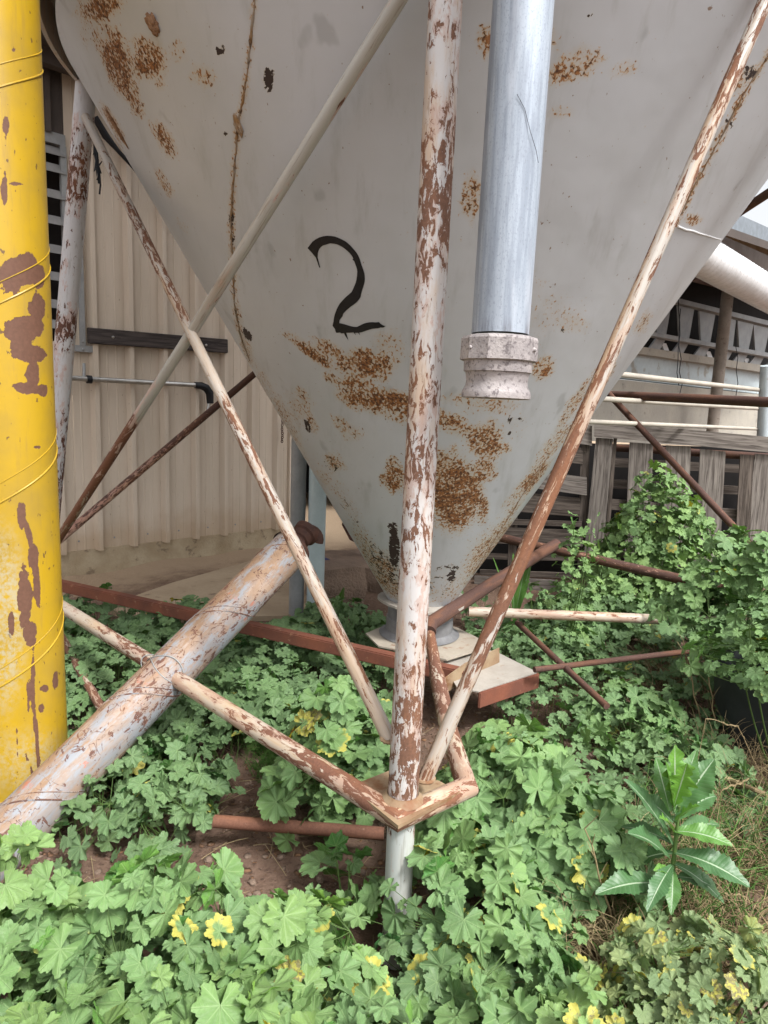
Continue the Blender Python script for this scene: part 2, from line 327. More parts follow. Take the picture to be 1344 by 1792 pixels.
# ------------------------------------------------------------------ object helpers
def tag(o, label=None, cat=None, group=None, kind=None):
    if label: o['label'] = label
    if cat: o['category'] = cat
    if group: o['group'] = group
    if kind: o['kind'] = kind
    return o
def thing(name, loc, label, cat, group=None):
    o = bpy.data.objects.new(name, None); COL.objects.link(o); o.location = loc; o.empty_display_size = .1
    return tag(o, label, cat, group)
def wloc(o):
    v = np.zeros(3)
    while o is not None: v = v + np.array(o.location); o = o.parent
    return v
def obj(name, V, Fc, mat, parent=None, smooth=True, attrs=None, sharp=40):
    V = np.asarray(V, float)
    c = np.array([(V[:, 0].min() + V[:, 0].max()) / 2, (V[:, 1].min() + V[:, 1].max()) / 2, V[:, 2].min()])
    me = bpy.data.meshes.new(name)
    if isinstance(Fc, np.ndarray):
        me.vertices.add(len(V)); me.vertices.foreach_set('co', (V - c).astype(np.float32).ravel())
        n, k = Fc.shape
        me.loops.add(n * k); me.loops.foreach_set('vertex_index', Fc.astype(np.int32).ravel())
        me.polygons.add(n); me.polygons.foreach_set('loop_start', np.arange(0, n * k, k, dtype=np.int32))
        me.update(calc_edges=True)
    else:
        me.from_pydata((V - c).tolist(), [], [list(f) for f in Fc]); me.update()
    if attrs:
        for k, (typ, arr) in attrs.items():
            a = me.attributes.new(k, typ, 'POINT')
            a.data.foreach_set('vector' if typ == 'FLOAT_VECTOR' else 'value', np.asarray(arr, np.float32).ravel())
    me.materials.append(mat)
    if smooth:
        me.polygons.foreach_set('use_smooth', np.ones(len(me.polygons), bool))
        if sharp: me.set_sharp_from_angle(angle=math.radians(sharp))
    o = bpy.data.objects.new(name, me); COL.objects.link(o)
    if parent is not None: o.parent = parent; o.location = c - wloc(parent)
    else: o.location = c
    return o

def interp(v, t):
    if v is None: return 0.0
    if isinstance(v, (int, float)): return v
    return float(np.interp(t, [a for a, b in v], [b for a, b in v]))
class MB:
    """collects rings, boxes and prisms of ONE part"""
    def __init__(s): s.V = []; s.F = []; s.rc = []; s.ru = []; s.ex = []
    def add(s, V, Fc, rc=None, ru=None):
        b = len(s.V); s.V += [tuple(map(float, v)) for v in V]; s.F += [[i + b for i in f] for f in Fc]
        s.rc += [tuple(map(float, v)) for v in (rc if rc is not None else V)]
        s.ru += list(ru) if ru is not None else [0.0] * len(V)
    def tube(s, pts, r, n=14, rust=.3, seg=None, cap=True, hollow=0, flat=None):
        P = [np.asarray(p, float) for p in pts]; L = [0]
        for a, b in zip(P, P[1:]): L.append(L[-1] + np.linalg.norm(b - a))
        T = L[-1]; rad = r if not isinstance(r, (int, float)) else [r] * len(P)
        # tangent frames with mitred corners
        st = []
        for i in range(len(P) - 1):
            k = max(1, int(math.ceil((L[i + 1] - L[i]) / seg))) if seg else 1
            for j in range(k): st.append((i, j / k))
        st.append((len(P) - 2, 1.0))
        dirs = [(P[i + 1] - P[i]) / (np.linalg.norm(P[i + 1] - P[i]) + 1e-9) for i in range(len(P) - 1)]
        d0 = dirs[0]; a = np.cross(d0, [0, 0, 1]) if abs(d0[2]) < .9 else np.cross(d0, [1, 0, 0])
        a /= np.linalg.norm(a); V = []; rc = []; ru = []; prev = 0
        off = rnd.random() * 10
        for (i, f) in st:
            if i != prev:
                d = dirs[i]; a = a - d * (a @ d); a /= np.linalg.norm(a); prev = i
            d = dirs[i]; b = np.cross(d, a); c = P[i] * (1 - f) + P[i + 1] * f; q = rad[i] * (1 - f) + rad[i + 1] * f
            l = L[i] + (L[i + 1] - L[i]) * f
            pn = None
            if f == 0 and i > 0: pn = dirs[i - 1] + d
            if f == 1.0 and i < len(dirs) - 1: pn = dirs[i + 1] + d
            for k in range(n):
                an = 2 * math.pi * k / n; v = (a * math.cos(an) + b * math.sin(an)) * q
                if flat: v = v - np.asarray(flat) * (v @ np.asarray(flat)) * .55
                if pn is not None:
                    v = v - d * ((v @ pn) / (d @ pn))
                V.append(c + v); rc.append((math.cos(an) * q, math.sin(an) * q, l + off))
                ru.append(interp(rust, l / T))
        Fc = []
        m = len(st)
        for j in range(m - 1):
            for k in range(n):
                Fc.append([j * n + k, j * n + (k + 1) % n, (j + 1) * n + (k + 1) % n, (j + 1) * n + k])
        if cap: Fc.append(list(range(n))[::-1]); Fc.append([(m - 1) * n + k for k in range(n)])
        s.add(V, Fc, rc, ru)
    def box(s, c, ax, ay, az, bev=.0):
        """c centre, half-axis vectors"""
        c, ax, ay, az = [np.asarray(q, float) for q in (c, ax, ay, az)]
        bm = bmesh.new(); bmesh.ops.create_cube(bm, size=2)
        la, lb, lc_ = [np.linalg.norm(q) for q in (ax, ay, az)]
        for v in bm.verts: v.co = Vector((v.co.x * la, v.co.y * lb, v.co.z * lc_))
        if bev: bmesh.ops.bevel(bm, geom=list(bm.edges), offset=bev, segments=2, affect='EDGES')
        bm.verts.ensure_lookup_table()
        R = np.array([ax / la, ay / lb, az / lc_])
        V = [c + np.array(v.co) @ R for v in bm.verts]; off = rnd.random() * 9
        # long axis -> z of rc
        ls = [la, lb, lc_]; k = int(np.argmax(ls)); o = [i for i in range(3) if i != k]
        rc = [(v.co[o[0]] + off, v.co[o[1]] + off, v.co[k] + off) for v in bm.verts]
        Fc = [[v.index for v in f.verts] for f in bm.faces]; bm.free()
        s.add(V, Fc, rc, [.4] * len(V))
    def beam(s, p, q, w_, h_, up=(0, 0, 1), bev=.004):
        p = np.asarray(p, float); q = np.asarray(q, float); d = q - p; u = d / np.linalg.norm(d)
        side = np.cross(u, up); side /= np.linalg.norm(side); uu = np.cross(side, u)
        s.box((p + q) / 2, d / 2, side * w_ / 2, uu * h_ / 2, bev)
    def prism(s, poly, n, th):
        """3-D polygon extruded by th along n"""
        n = np.asarray(n, float); n /= np.linalg.norm(n); P = [np.asarray(p, float) for p in poly]; k = len(P)
        nn = np.zeros(3)
        for i in range(k): nn += np.cross(P[i], P[(i + 1) % k])
        if nn @ n < 0: P = P[::-1]
        V = [p for p in P] + [p - n * th for p in P]
        Fc = [list(range(k)), [k + i for i in range(k)][::-1]] + [[i, k + i, k + (i + 1) % k, (i + 1) % k][::1] for i in range(k)]
        s.add(V, Fc)
    def lathe(s, c, prof, n=40, ax=(0, 0, 1), rust=.2):
        ax = np.asarray(ax, float); ax /= np.linalg.norm(ax); a = np.cross(ax, [0, 1, .01]); a /= np.linalg.norm(a); b = np.cross(ax, a)
        V = []; rc = []; c = np.asarray(c, float)
        for (r, z) in prof:
            for k in range(n):
                t = 2 * math.pi * k / n
                V.append(c + ax * z + (a * math.cos(t) + b * math.sin(t)) * r); rc.append((r * math.cos(t), r * math.sin(t), z))
        Fc = [[j * n + k, j * n + (k + 1) % n, (j + 1) * n + (k + 1) % n, (j + 1) * n + k] for j in range(len(prof) - 1) for k in range(n)]
        s.add(V, Fc, rc, [interp(rust, .5)] * len(V))
    def build(s, name, mat, parent=None, smooth=True, sharp=40):
        return obj(name, s.V, s.F, mat, parent, smooth, {'rc': ('FLOAT_VECTOR', s.rc), 'rust': ('FLOAT', s.ru)}, sharp)
def pipe(name, pts, r, mat, parent=None, rust=.3, n=16, seg=.03, cap=True):
    m = MB(); m.tube(pts, r, n, rust, seg, cap); return m.build(name, mat, parent)

def unit3(v): return v / np.linalg.norm(v)
# ================================================================== GROUND
def ground_h(x, y):
    return .025 * math.sin(x * 2.1 + 1) * math.cos(y * 1.7) + .015 * math.sin(x * 5.3 + y * 4.1)
gx = np.concatenate([np.linspace(-400, -8, 14), np.linspace(-7, 7, 110), np.linspace(8, 400, 14)])
gy = np.concatenate([np.linspace(-60, -3, 8), np.linspace(-2, 10, 110), np.linspace(11, 600, 16)])
GV = [(x, y, (ground_h(x, y) if -7 < x < 7 and -2 < y < 10 else 0) - .01) for y in gy for x in gx]
nx = len(gx); GF = [[j * nx + i, j * nx + i + 1, (j + 1) * nx + i + 1, (j + 1) * nx + i] for j in range(len(gy) - 1) for i in range(nx - 1)]
tag(obj('ground', GV, GF, M['soil']), kind='structure')

# ================================================================== SILO
silo = thing('feed_silo', (AX[0], AX[1], 0), 'grey cone bottomed feed silo on braced pipe legs with a black painted 2', 'silo')
NTH, NS, Rlo, Rhi = 400, 230, .172, 1.664
th = np.linspace(0, 2 * np.pi, NTH, endpoint=False); rr = np.linspace(Rlo, Rhi, NS)
TT, RR = np.meshgrid(th, rr)
CV = np.stack([AX[0] + RR * np.cos(TT), AX[1] + RR * np.sin(TT), Z0 + RR / K], -1).reshape(-1, 3)
i0 = (np.arange(NS - 1)[:, None] * NTH + np.arange(NTH)[None, :]); i1 = (np.arange(NS - 1)[:, None] * NTH + (np.arange(NTH)[None, :] + 1) % NTH)
CF = np.stack([i0, i1, i1 + NTH, i0 + NTH], -1).reshape(-1, 4)
dens = np.zeros(len(CV)); dark = np.zeros(len(CV))
def blob(arr, x, y, rx, ry, rot=0, s=1.0, soft=.55):
    """soft ellipse laid on the hopper skin; size follows the skin, not the view"""
    c = oncone(x, y); ca, sa = math.cos(math.radians(rot)), math.sin(math.radians(rot))
    a = oncone(x + rx * .2 * ca, y + rx * .2 * sa) - c; b = oncone(x - ry * .2 * sa, y + ry * .2 * ca) - c
    a *= 5; b *= 5; R = max(np.linalg.norm(a), np.linalg.norm(b)) * 1.9
    d = CV - c; idx = np.where((d * d).sum(1) < R * R)[0]
    A = np.stack([a, b], 1); sol = np.linalg.lstsq(A, d[idx].T, rcond=None)[0]
    q = np.sqrt((sol ** 2).sum(0)); v = s * np.clip((1 + soft * .6 - q) / soft, 0, 1)
    arr[idx] = np.maximum(arr[idx], v)
def line(arr, pts, wd, s=1.0):
    for (x0, y0), (x1, y1) in zip(pts, pts[1:]):
        L = math.hypot(x1 - x0, y1 - y0); blob(arr, (x0 + x1) / 2, (y0 + y1) / 2, L / 2 + wd, wd, math.degrees(math.atan2(y1 - y0, x1 - x0)), s, .9)
for a in [(172, 15, 24, 38, 62, .95), (205, 112, 24, 62, -18, 1.0), (262, 105, 26, 38, -20, .95), (235, 180, 10, 28, -30, .85), (290, 245, 12, 34, -30, .9),
          (310, 92, 18, 22, 0, .5), (356, 132, 24, 18, 30, .62), (288, 322, 8, 28, -35, .75), (196, 215, 8, 38, -30, .8), (150, 60, 12, 22, -20, .45), (318, 395, 6, 20, -40, .4),
          (850, 72, 14, 30, 0, .8), (1000, 118, 48, 22, -28, .85), (968, 70, 10, 20, 0, .6), (825, 340, 16, 42, 0, .8), (985, 195, 24, 12, 0, .5), (940, 235, 12, 30, 0, .4),
          (548, 620, 46, 9, 36, .95), (574, 610, 26, 13, 25, .8), (645, 636, 44, 22, 12, 1.0), (682, 610, 26, 30, 0, .55), (625, 660, 20, 20, 0, .7), (640, 690, 60, 22, 30, .95),
          (690, 705, 50, 20, 14, 1.0), (610, 700, 26, 10, 40, .8), (530, 690, 16, 8, 55, .75), (600, 745, 24, 10, 45, .7), (615, 760, 18, 14, 0, .6), (520, 715, 24, 26, 60, .5), (545, 740, 8, 18, -20, .75),
          (690, 835, 18, 26, 0, 1.0), (796, 868, 46, 62, 0, 1.08), (845, 825, 26, 18, -40, .95), (780, 735, 46, 14, 28, .9), (850, 775, 30, 34, -40, .85), (815, 752, 30, 14, 30, .8),
          (950, 645, 22, 18, -40, .85), (850, 705, 60, 16, 6, .62), (905, 745, 20, 34, 0, .3), (955, 545, 50, 45, 0, .36), (1000, 565, 25, 20, 0, .5), (935, 500, 30, 20, 0, .3),
          (1125, 565, 24, 10, -55, .6), (1215, 385, 13, 10, 0, .85), (1090, 120, 30, 14, -20, .5), (1290, 140, 30, 18, -50, .7), (585, 808, 14, 18, -40, .7), (565, 835, 22, 10, 50, .5),
          (640, 960, 50, 14, 62, .62), (665, 1000, 40, 20, 60, .75), (700, 1030, 50, 22, 0, .7), (760, 1040, 60, 20, 0, .45), (600, 870, 70, 12, 60, .42), (500, 735, 60, 8, 62, .6), (470, 690, 60, 7, 62, .5),
          (960, 790, 12, 60, 35, .6), (912, 862, 12, 52, 38, .6), (935, 838, 10, 40, 40, .9), (1000, 715, 9, 60, 32, .65), (860, 960, 10, 70, 38, .75), (1055, 640, 8, 40, 32, .6), (810, 1030, 8, 40, 35, .5)]:
    x_, y_, rx_, ry_, ro_, s_ = a; blob(dens, x_, y_, rx_, ry_, ro_, s_, .85)
    for _ in range(4):
        an_ = rnd.uniform(0, 6.28); ca_, sa_ = math.cos(math.radians(ro_)), math.sin(math.radians(ro_)); ux, uy = rx_ * 1.12 * math.cos(an_), ry_ * 1.12 * math.sin(an_)
        blob(dens, x_ + ux * ca_ - uy * sa_, y_ + ux * sa_ + uy * ca_, rx_ * rnd.uniform(.2, .5), ry_ * rnd.uniform(.2, .5), ro_, s_ * rnd.uniform(.6, .85), .9)
for a in [(470, 140, 10, 24, 0, 1.0), (384, 88, 8, 10, 0, .9), (393, 233, 5, 7, 0, .8), (690, 962, 10, 32, 0, 1.05), (688, 925, 10, 12, 0, .9), (432, 585, 6, 14, -30, 1.0), (785, 995, 22, 8, 0, .7), (700, 1010, 28, 24, 0, .65),
          (790, 1010, 9, 9, 0, .95), (770, 1020, 26, 26, 0, .5), (1312, 128, 12, 16, 0, .9), (1275, 215, 7, 10, 0, .9), (580, 812, 12, 16, -40, .6), (892, 735, 5, 8, 0, .9), (911, 733, 6, 5, 0, .9), (891, 757, 6, 5, 0, .9),
          (660, 985, 20, 50, -30, .62), (615, 900, 10, 60, -32, .45), (538, 745, 5, 14, -20, .9), (405, 380, 6, 22, 0, .85), (407, 415, 5, 14, 0, .8), (985, 580, 6, 6, 0, .7), (865, 70, 5, 6, 0, .8), (632, 625, 4, 4, 0, .6), (1065, 30, 5, 5, 0, .8), (1035, 28, 5, 4, 0, .8)]:
    blob(dark, *a)
SEAML = [(448, -20), (440, 60), (432, 130), (424, 180), (416, 215), (414, 250), (408, 330), (404, 380), (405, 420), (408, 470), (410, 530), (422, 590), (440, 640)]
SEAMR = [(1360, 70), (1340, 105), (1310, 150), (1275, 215), (1240, 280), (1212, 330), (1190, 375), (1175, 400), (1150, 445), (1130, 480)]
SEAMC = [(1075, 640), (1040, 690), (1005, 740), (965, 790), (925, 850), (890, 905), (855, 960), (822, 1015)]
line(dens, SEAML, 8, .62); line(dens, SEAMR, 8, .72); line(dens, SEAMC, 9, .62); line(dark, SEAMR, 4, .6); line(dark, SEAML[6:], 4, .55)
arc = (TT * .95).reshape(-1) ; slant = (RR * math.sqrt(1 + 1 / K / K)).reshape(-1)
# arc coordinate scaled by mean radius so the pattern keeps its size over most of the hopper; wrap seam is at the back
aw = np.arctan2(CV[:, 1] - AX[1], CV[:, 0] - AX[0]); aw = np.where(aw > np.pi / 2, aw - 2 * np.pi, aw)
rcC = np.stack([CV[:, 0] * 1.0, CV[:, 1], slant], -1)
cone = obj('hopper_cone', CV, CF, M['hopper'], silo, True, {'rust': ('FLOAT', dens), 'scrape': ('FLOAT', dark), 'rc': ('FLOAT_VECTOR', rcC)}, 0)
# painted figure 2
zz = [(135, 330), (200, 245), (240, 216), (290, 190), (340, 176), (390, 168), (440, 171), (490, 178), (525, 190), (560, 205), (595, 222), (630, 240), (665, 268), (700, 300), (730, 335), (760, 370), (782, 400), (800, 430), (817, 470), (830, 510), (842, 550), (855, 590), (870, 630), (880, 670), (885, 730), (882, 765), (875, 800), (862, 845), (850, 880), (838, 925), (830, 970), (806, 1004), (780, 1035), (740, 1068), (700, 1095), (668, 1122), (640, 1145), (600, 1190), (592, 1222), (555, 1270), (550, 1310), (585, 1316), (620, 1325), (660, 1338), (700, 1350), (740, 1358), (780, 1360), (810, 1346), (840, 1330), (870, 1317), (900, 1307), (940, 1300), (980, 1297), (1025, 1300), (1072, 1296), (1085, 1315), (1100, 1325), (1125, 1340), (1158, 1350), (1120, 1370), (1090, 1368), (1060, 1378), (1020, 1380), (980, 1385), (940, 1397), (900, 1410), (870, 1421), (840, 1430), (812, 1434), (822, 1470), (796, 1437), (757, 1437), (768, 1468), (736, 1432), (690, 1436), (642, 1437), (657, 1490), (672, 1538), (630, 1480), (612, 1442), (574, 1445), (560, 1432), (532, 1436), (510, 1437), (500, 1415), (495, 1390), (462, 1345), (475, 1290), (480, 1245), (490, 1200), (504, 1160), (520, 1120), (540, 1083), (560, 1050), (600, 1006), (640, 965), (675, 935), (710, 905), (730, 865), (750, 820), (765, 780), (775, 740), (782, 690), (785, 640), (782, 605), (775, 580), (762, 545), (745, 500), (722, 480), (733, 466), (715, 430), (690, 398), (660, 370), (625, 340), (590, 315), (555, 296), (520, 280), (475, 272), (430, 268), (385, 282), (340, 295), (312, 315), (290, 340), (278, 370), (270, 400), (268, 450), (284, 520), (302, 585), (288, 584), (266, 520), (245, 455), (222, 428), (200, 400), (165, 362)]
num_px = [(520 + a / 7.467, 390 + b / 7.467) for a, b in zz]
tris = [list(t) for t in tessellate_polygon([[Vector((x, y, 0)) for x, y in num_px]])]
pts2 = [tuple(q) for q in num_px]
for _ in range(3):
    mem = {}; new = []
    def midp(a, b):
        k = (min(a, b), max(a, b))
        if k not in mem: pts2.append(((pts2[a][0] + pts2[b][0]) / 2, (pts2[a][1] + pts2[b][1]) / 2)); mem[k] = len(pts2) - 1
        return mem[k]
    for a, b, c in tris:
        d, e, f = midp(a, b), midp(b, c), midp(c, a); new += [[a, d, f], [d, b, e], [f, e, c], [d, e, f]]
    tris = new
obj('painted_number', [oncone(x, y, .0025) for x, y in pts2], tris, M['black'], cone, False)
for pts, rad, nm in ((SEAML, .0045, 'weld_seam'), (SEAMR, .004, 'weld_seam'), (SEAMC, .003, 'weld_seam')):
    m = MB(); P = []
    for (a, b), (c, d) in zip(pts, pts[1:]):
        for k in range(6): P.append(oncone(a + (c - a) * k / 6 + rnd.uniform(-.8, .8), b + (d - b) * k / 6, .0))
    rad_ = [rad * rnd.uniform(.45, 1.5) for _ in P]; m.tube(P, rad_, 6); m.build(nm, M['seam'], cone)
m = MB(); P = [oncone(*q, .002) for q in [(1186, 396), (1200, 402), (1212, 404), (1225, 409), (1240, 413), (1252, 417), (1262, 419)]]
m.tube(P, [.004, .0035, .003, .003, .0025, .002, .002], 6); m.build('sealant_bead', M['whitepipe'], cone)
def lump(name, px, py, r, mat, parent, squash=(1, 1, .5), seed=0, freq=9, amp=.35, off=0.):
    c = oncone(px, py); g = np.array([c[0] - AX[0], c[1] - AX[1], 0]); g /= np.linalg.norm(g); nrm = g * math.cos(math.atan(K)) - np.array([0, 0, math.sin(math.atan(K))])
    t1 = np.cross(nrm, [0, 0, 1.0]); t1 /= np.linalg.norm(t1); t2 = np.cross(nrm, t1)
    bm = bmesh.new(); bmesh.ops.create_icosphere(bm, subdivisions=4, radius=1); V = []
    from mathutils import noise as mn
    for v in bm.verts:
        f = 1 + amp * mn.fractal(v.co * 2.2 + Vector((seed, 0, 0)), 1, 2, 4) ; q = v.co * f * r
        V.append(c + t1 * q.x * squash[0] + t2 * q.y * squash[1] + nrm * (q.z * squash[2] + off))
    Fc = [[v.index for v in f.verts] for f in bm.faces]; bm.free(); return obj(name, V, Fc, mat, parent)
tag(lump('wasp_nest', 268, 42, .026, M['mud'], None, (.9, 1.15, .6), 1), 'lumpy orange mud wasp nest stuck high on the grey hopper', 'wasp nest')
tag(lump('wasp_nest', 417, 219, .022, M['seam'], None, (.6, 1.5, .45), 4), 'small crusty nest on the rusty left seam of the hopper', 'wasp nest')
tag(lump('wasp_nest', 204, 222, .03, M['mud'], None, (.5, 2.4, .35), 7), 'long flat mud nest on the left edge of the hopper beside the left leg', 'wasp nest')
# skirt and shell
m = MB(); zc = 2.9
m.lathe((AX[0], AX[1], 0), [(1.664, Z0 + 1.664 / K), (1.65, 2.95), (1.65, 3.12), (1.725, 3.12), (1.725, 2.95), (1.742, 2.95), (1.742, 6.2), (1.5, 6.9), (.4, 7.6)], 200)
m.build('shell', m_pipe('silo_shell_paint', (.42, .40, .38), seed=9), silo, True, 30)
# legs
LEGS = [((.105, 1.80, 2.97), tuple(onY(705, 1392, 1.66))), ((-1.49, 3.47, 2.95), (-1.80, 3.47, .40)), ((1.50, 2.42, 2.95), (1.95, 2.15, .3)), ((.10, 5.17, 2.95), (.06, 5.45, .3))]
rust_front = [(0, .45), (.17, .3), (.2, .45), (.30, .42), (.34, .72), (.46, .78), (.49, .55), (.52, .35), (.6, .28), (.66, .55), (.74, .6), (.80, .42), (.86, .55), (.93, .8), (1, .95)]
leg0 = pipe('leg', LEGS[0], .0405, M['leg'], silo, [(0, .6), (.22, .55), (.28, .5), (.33, .66), (.40, .80), (.45, .72), (.48, .5), (.53, .45), (.57, .62), (.64, .68), (.68, .6), (.74, .58), (.78, .45), (.83, .5), (.87, .62), (.93, .68), (1, .75)], 40, .012)
pipe('leg', LEGS[1], .0475, M['leg2'], silo, [(0, .1), (.04, .1), (.07, .55), (.2, .62), (.25, .3), (.33, .45), (.36, .2), (.44, .75), (.5, .35), (.6, .5), (.7, .6), (1, .7)], 28, .02)
pipe('leg', LEGS[2], .045, M['leg2'], silo, .4, 24, .05); pipe('leg', LEGS[3], .045, M['leg2'], silo, .5, 24, .05)
# foot below the ring plate
ft = pipe('foot_pipe', [onY(704, 1400, 1.66), onY(690, 1700, 1.66) + np.array([0, 0, -.04])], .0375, m_pipe('foot_paint', (.46, .48, .47), stain=(.5, .47, .40), rust=(.09, .05, .035), sc=20, stretch=4, seed=12, thr=.57), silo,
          [(0, .5), (.35, .3), (.6, .4), (1, .6)], 28, .015)
# horizontal ring pipe at the feet
CR = onz(697, 1432, .44); EL = onz(817, 1378, .44); RB = [onz(787, 1285, .44), onz(764, 1180, .44), onz(752, 1112, .44)]
pipe('ring_pipe', [np.array([-1.80, 3.46, .44]), CR, EL, RB[0], RB[1]], .0305, M['ring'], silo, [(0, .4), (.25, .45), (.3, .6), (.45, .35), (.55, .5), (.66, .7), (.75, .6), (1, .75)], 26, .02)
pipe('ring_pipe', [RB[1], RB[2]], .026, M['ring'], silo, .7, 20, .03)
m = MB()
plate = [(616, 1374), (636, 1395), (697, 1445), (805, 1386), (768, 1366), (735, 1360), (690, 1345)]
m.prism([onz(x, y, .458) for x, y in plate], (0, 0, 1), .01); m.build('foot_plate', M['angle'], silo, False)
m = MB(); lc0 = onY(705, 1390, 1.66); m.lathe(lc0 + np.array([0, 0, -.012]), [(.058, 0), (.053, .007), (.047, .012), (.043, .02)], 40); m.build('weld_bead', M['angle'], silo)
for (x, y, Y__, ax_) in ((744, 1364, 1.68, None), (683, 1292, 1.70, None)):
    c_ = onY(x, y, Y__); m = MB(); P = [c_ + np.array([.024 * math.cos(k / 14 * 2 * math.pi), .024 * math.sin(k / 14 * 2 * math.pi), .004 if x > 700 else .0]) for k in range(15)]
    m.tube(P, [.005 * rnd.uniform(.7, 1.3) for _ in P], 7); m.build('weld_bead', M['angle'], silo)
# low rails and ties
Y_ = onY
pipe('brace', [onY(100, 947, 3.40), onY(330, 590, 2.62), onY(757, -95, 1.86)], .0205, M['bracegrey'], silo, [(0, .95), (.2, .9), (.33, .8), (.38, .3), (.55, .3), (.62, .6), (.65, .3), (1, .4)], 20, .02)
pipe('brace', [onY(150, 205, 3.43), onY(683, 1296, 1.70)], .0205, M['brace'], silo, [(0, .4), (.3, .7), (.45, .65), (.55, .4), (.65, .7), (.8, .6), (.92, .55), (1, .25)], 20, .02)
pipe('brace', [onY(743, 1366, 1.68), onY(1400, -137, 2.10)], .0205, M['brace'], silo, [(0, .65), (.06, .4), (.15, .65), (.25, .76), (.35, .8), (.45, .72), (.55, .64), (.65, .58), (.8, .68), (1, .6)], 20, .02)
pipe('brace', [onY(100, 948, 3.42), onY(455, 646, 4.5), onY(640, 490, 5.1)], .021, M['rustpipe'], silo, [(0, .35), (.3, .5), (.5, .8), (1, .9)], 16, .03)
pipe('brace', [onY(1060, 683, 4.9), onY(1072, 697, 4.9), onY(1340, 982, 3.9)], .022, M['rustpipe'], silo, .85, 16, .03)
pipe('brace', [onY(1190, 440, 4.4), onY(1360, 328, 3.4)], .022, M['rustpipe'], silo, .8, 16, .03)
pipe('tie_rail', [onY(1066, 691, 5.0), onY(1370, 705, 3.9)], .030, M['rustpipe'], silo, .95, 16, .03)
pipe('tie_rail', [onz(820, 1070, .44), onz(1160, 1084, .44), onz(1344, 1090, .44)], .026, M['ring'], silo, .4, 18, .03)
pipe('tie_rail', [onY(860, 937, 4.7), onY(1267, 1031, 3.75)], .030, M['rustpipe'], silo, .7, 18, .03)
pipe('tie_rail', [onz(375, 1437, .10), onz(672, 1459, .10)], .021, M['ring'], silo, .95, 18, .03)
pipe('tie_rail', [onz(105, 1110, .22), onz(184, 1252, .15)], .020, M['ring'], silo, .7, 16, .03)
pipe('tie_rail', [onz(905, 1090, .36), onz(1062, 1236, .30)], .015, M['rustpipe'], silo, .8, 12, .03)
pipe('tie_rail', [onz(935, 1172, .33), onz(1212, 1139, .33)], .014, M['rustpipe'], silo, .8, 12, .03)
pipe('cross_pipe', [onz(750, 1106, .44), onz(752, 1092, .46), onY(866, 1018, 3.75), onY(973, 952, 4.35)], .036, M['rustpipe'], silo, 1.0, 24, .02)
# outlet: flange, collar, base plate, square beam
m = MB(); fz = .50
fl = []
for k in range(26):
    a = 2 * math.pi * k / 26; r = .238 + .010 * math.sin(3 * a + 1) ; fl.append((AX[0] + r * math.cos(a), AX[1] - .02 + r * math.sin(a), fz + .012 * math.sin(2 * a)))
m.prism(fl, (0, 0, 1), .012); m.build('outlet_flange', M['gate'], silo, False)
m = MB(); m.lathe((AX[0], AX[1], 0), [(.172, fz - .012), (.172, .40), (.178, .395), (.178, .33), (.195, .31), (.215, .305)], 60); m.build('outlet_collar', M['collar'], silo)
zb = .30
m = MB(); m.prism([onz(x, y, zb) for x, y in [(640, 1108), (662, 1130), (782, 1154), (863, 1129), (800, 1098), (720, 1075)]], (0, 0, 1), .008); m.build('base_plate', M['plate'], silo, False)
m = MB(); m.beam(onz(60, 1014, zb - .02), onz(816, 1184, zb - .03), .06, .065, bev=.006); m.build('square_beam', M['rustbeam'], silo)
m = MB(); zt = .27
m.prism([onz(x, y, zt) for x, y in [(800, 1120), (874, 1143), (940, 1176), (838, 1210), (800, 1203), (775, 1160)]], (0, 0, 1), .006); m.build('tray_top', M['gate'], silo, False)
m = MB(); a, b = onz(838, 1212, zt - .001), onz(943, 1178, zt - .001)
c = onz(880, 1145, zt)
m.beam(a + [0, 0, -.037], b + [0, 0, -.037], .014, .074, bev=.004); m.beam(b + [0, 0, -.035], onz(884, 1148, zt) + [0, 0, -.035], .01, .066, bev=.003)
m.build('tray_edge', M['rustbeam'], silo)
m = MB()
n_ = np.array([.3, -1, .2])
A_ = [onz(765, 1230, .2), onz(872, 1160, zt + .002)]
pl = [(765, 1197, -.00), (815, 1161, 0), (874, 1134, 0)]
d = A_[1] - A_[0]; d[2] = 0; d /= np.linalg.norm(d); nn = np.array([d[1], -d[0], 0])
if nn[1] > 0: nn = -nn
m.prism([onplane(x, y, A_[1], nn) for x, y in [(765, 1197), (815, 1161), (874, 1134), (874, 1159), (830, 1181), (776, 1216), (765, 1230)]], nn, .006)
m.build('gate_handle', M['angle'], silo, False)

# ================================================================== FILL PIPE WITH COUPLING
YP = 1.60
def zy(x, y): return onY(x, y, YP)[2]
ctr = onY(875, 585, YP); top = onY(916, 0, YP)
fp = thing('fill_pipe', (ctr[0], YP, 0.0), 'galvanised fill pipe hanging before the hopper with a cast coupling at its end', 'pipe')
dirp = (top - ctr) / np.linalg.norm(top - ctr)
g = MB(); g.tube([ctr, ctr + (top - ctr) * 2.2], .0655, 48, [(0, .9), (.012, .5), (.02, .15), (.3, .25), (1, .35)], .012, True); g.build('pipe_barrel', M['galv'], fp)
m = MB(); e = ctr + dirp * -.008
P0 = e - dirp * .0; m.lathe(P0, [(.066, .004), (.085, .000), (.088, -.006), (.089, -.052), (.086, -.054), (.078, -.055)], 11, dirp)
nut = m.build('coupling_nut', M['coupling'], fp, False)
m = MB(); m.lathe(P0, [(.079, -.05), (.078, -.078), (.074, -.080), (.0725, -.086), (.0705, -.098), (.072, -.110), (.078, -.121), (.080, -.126), (.080, -.137), (.076, -.1385), (.06, -.137), (.058, -.09)], 64, dirp)
m.build('coupling_adapter', M['coupling'], fp, True, 25)
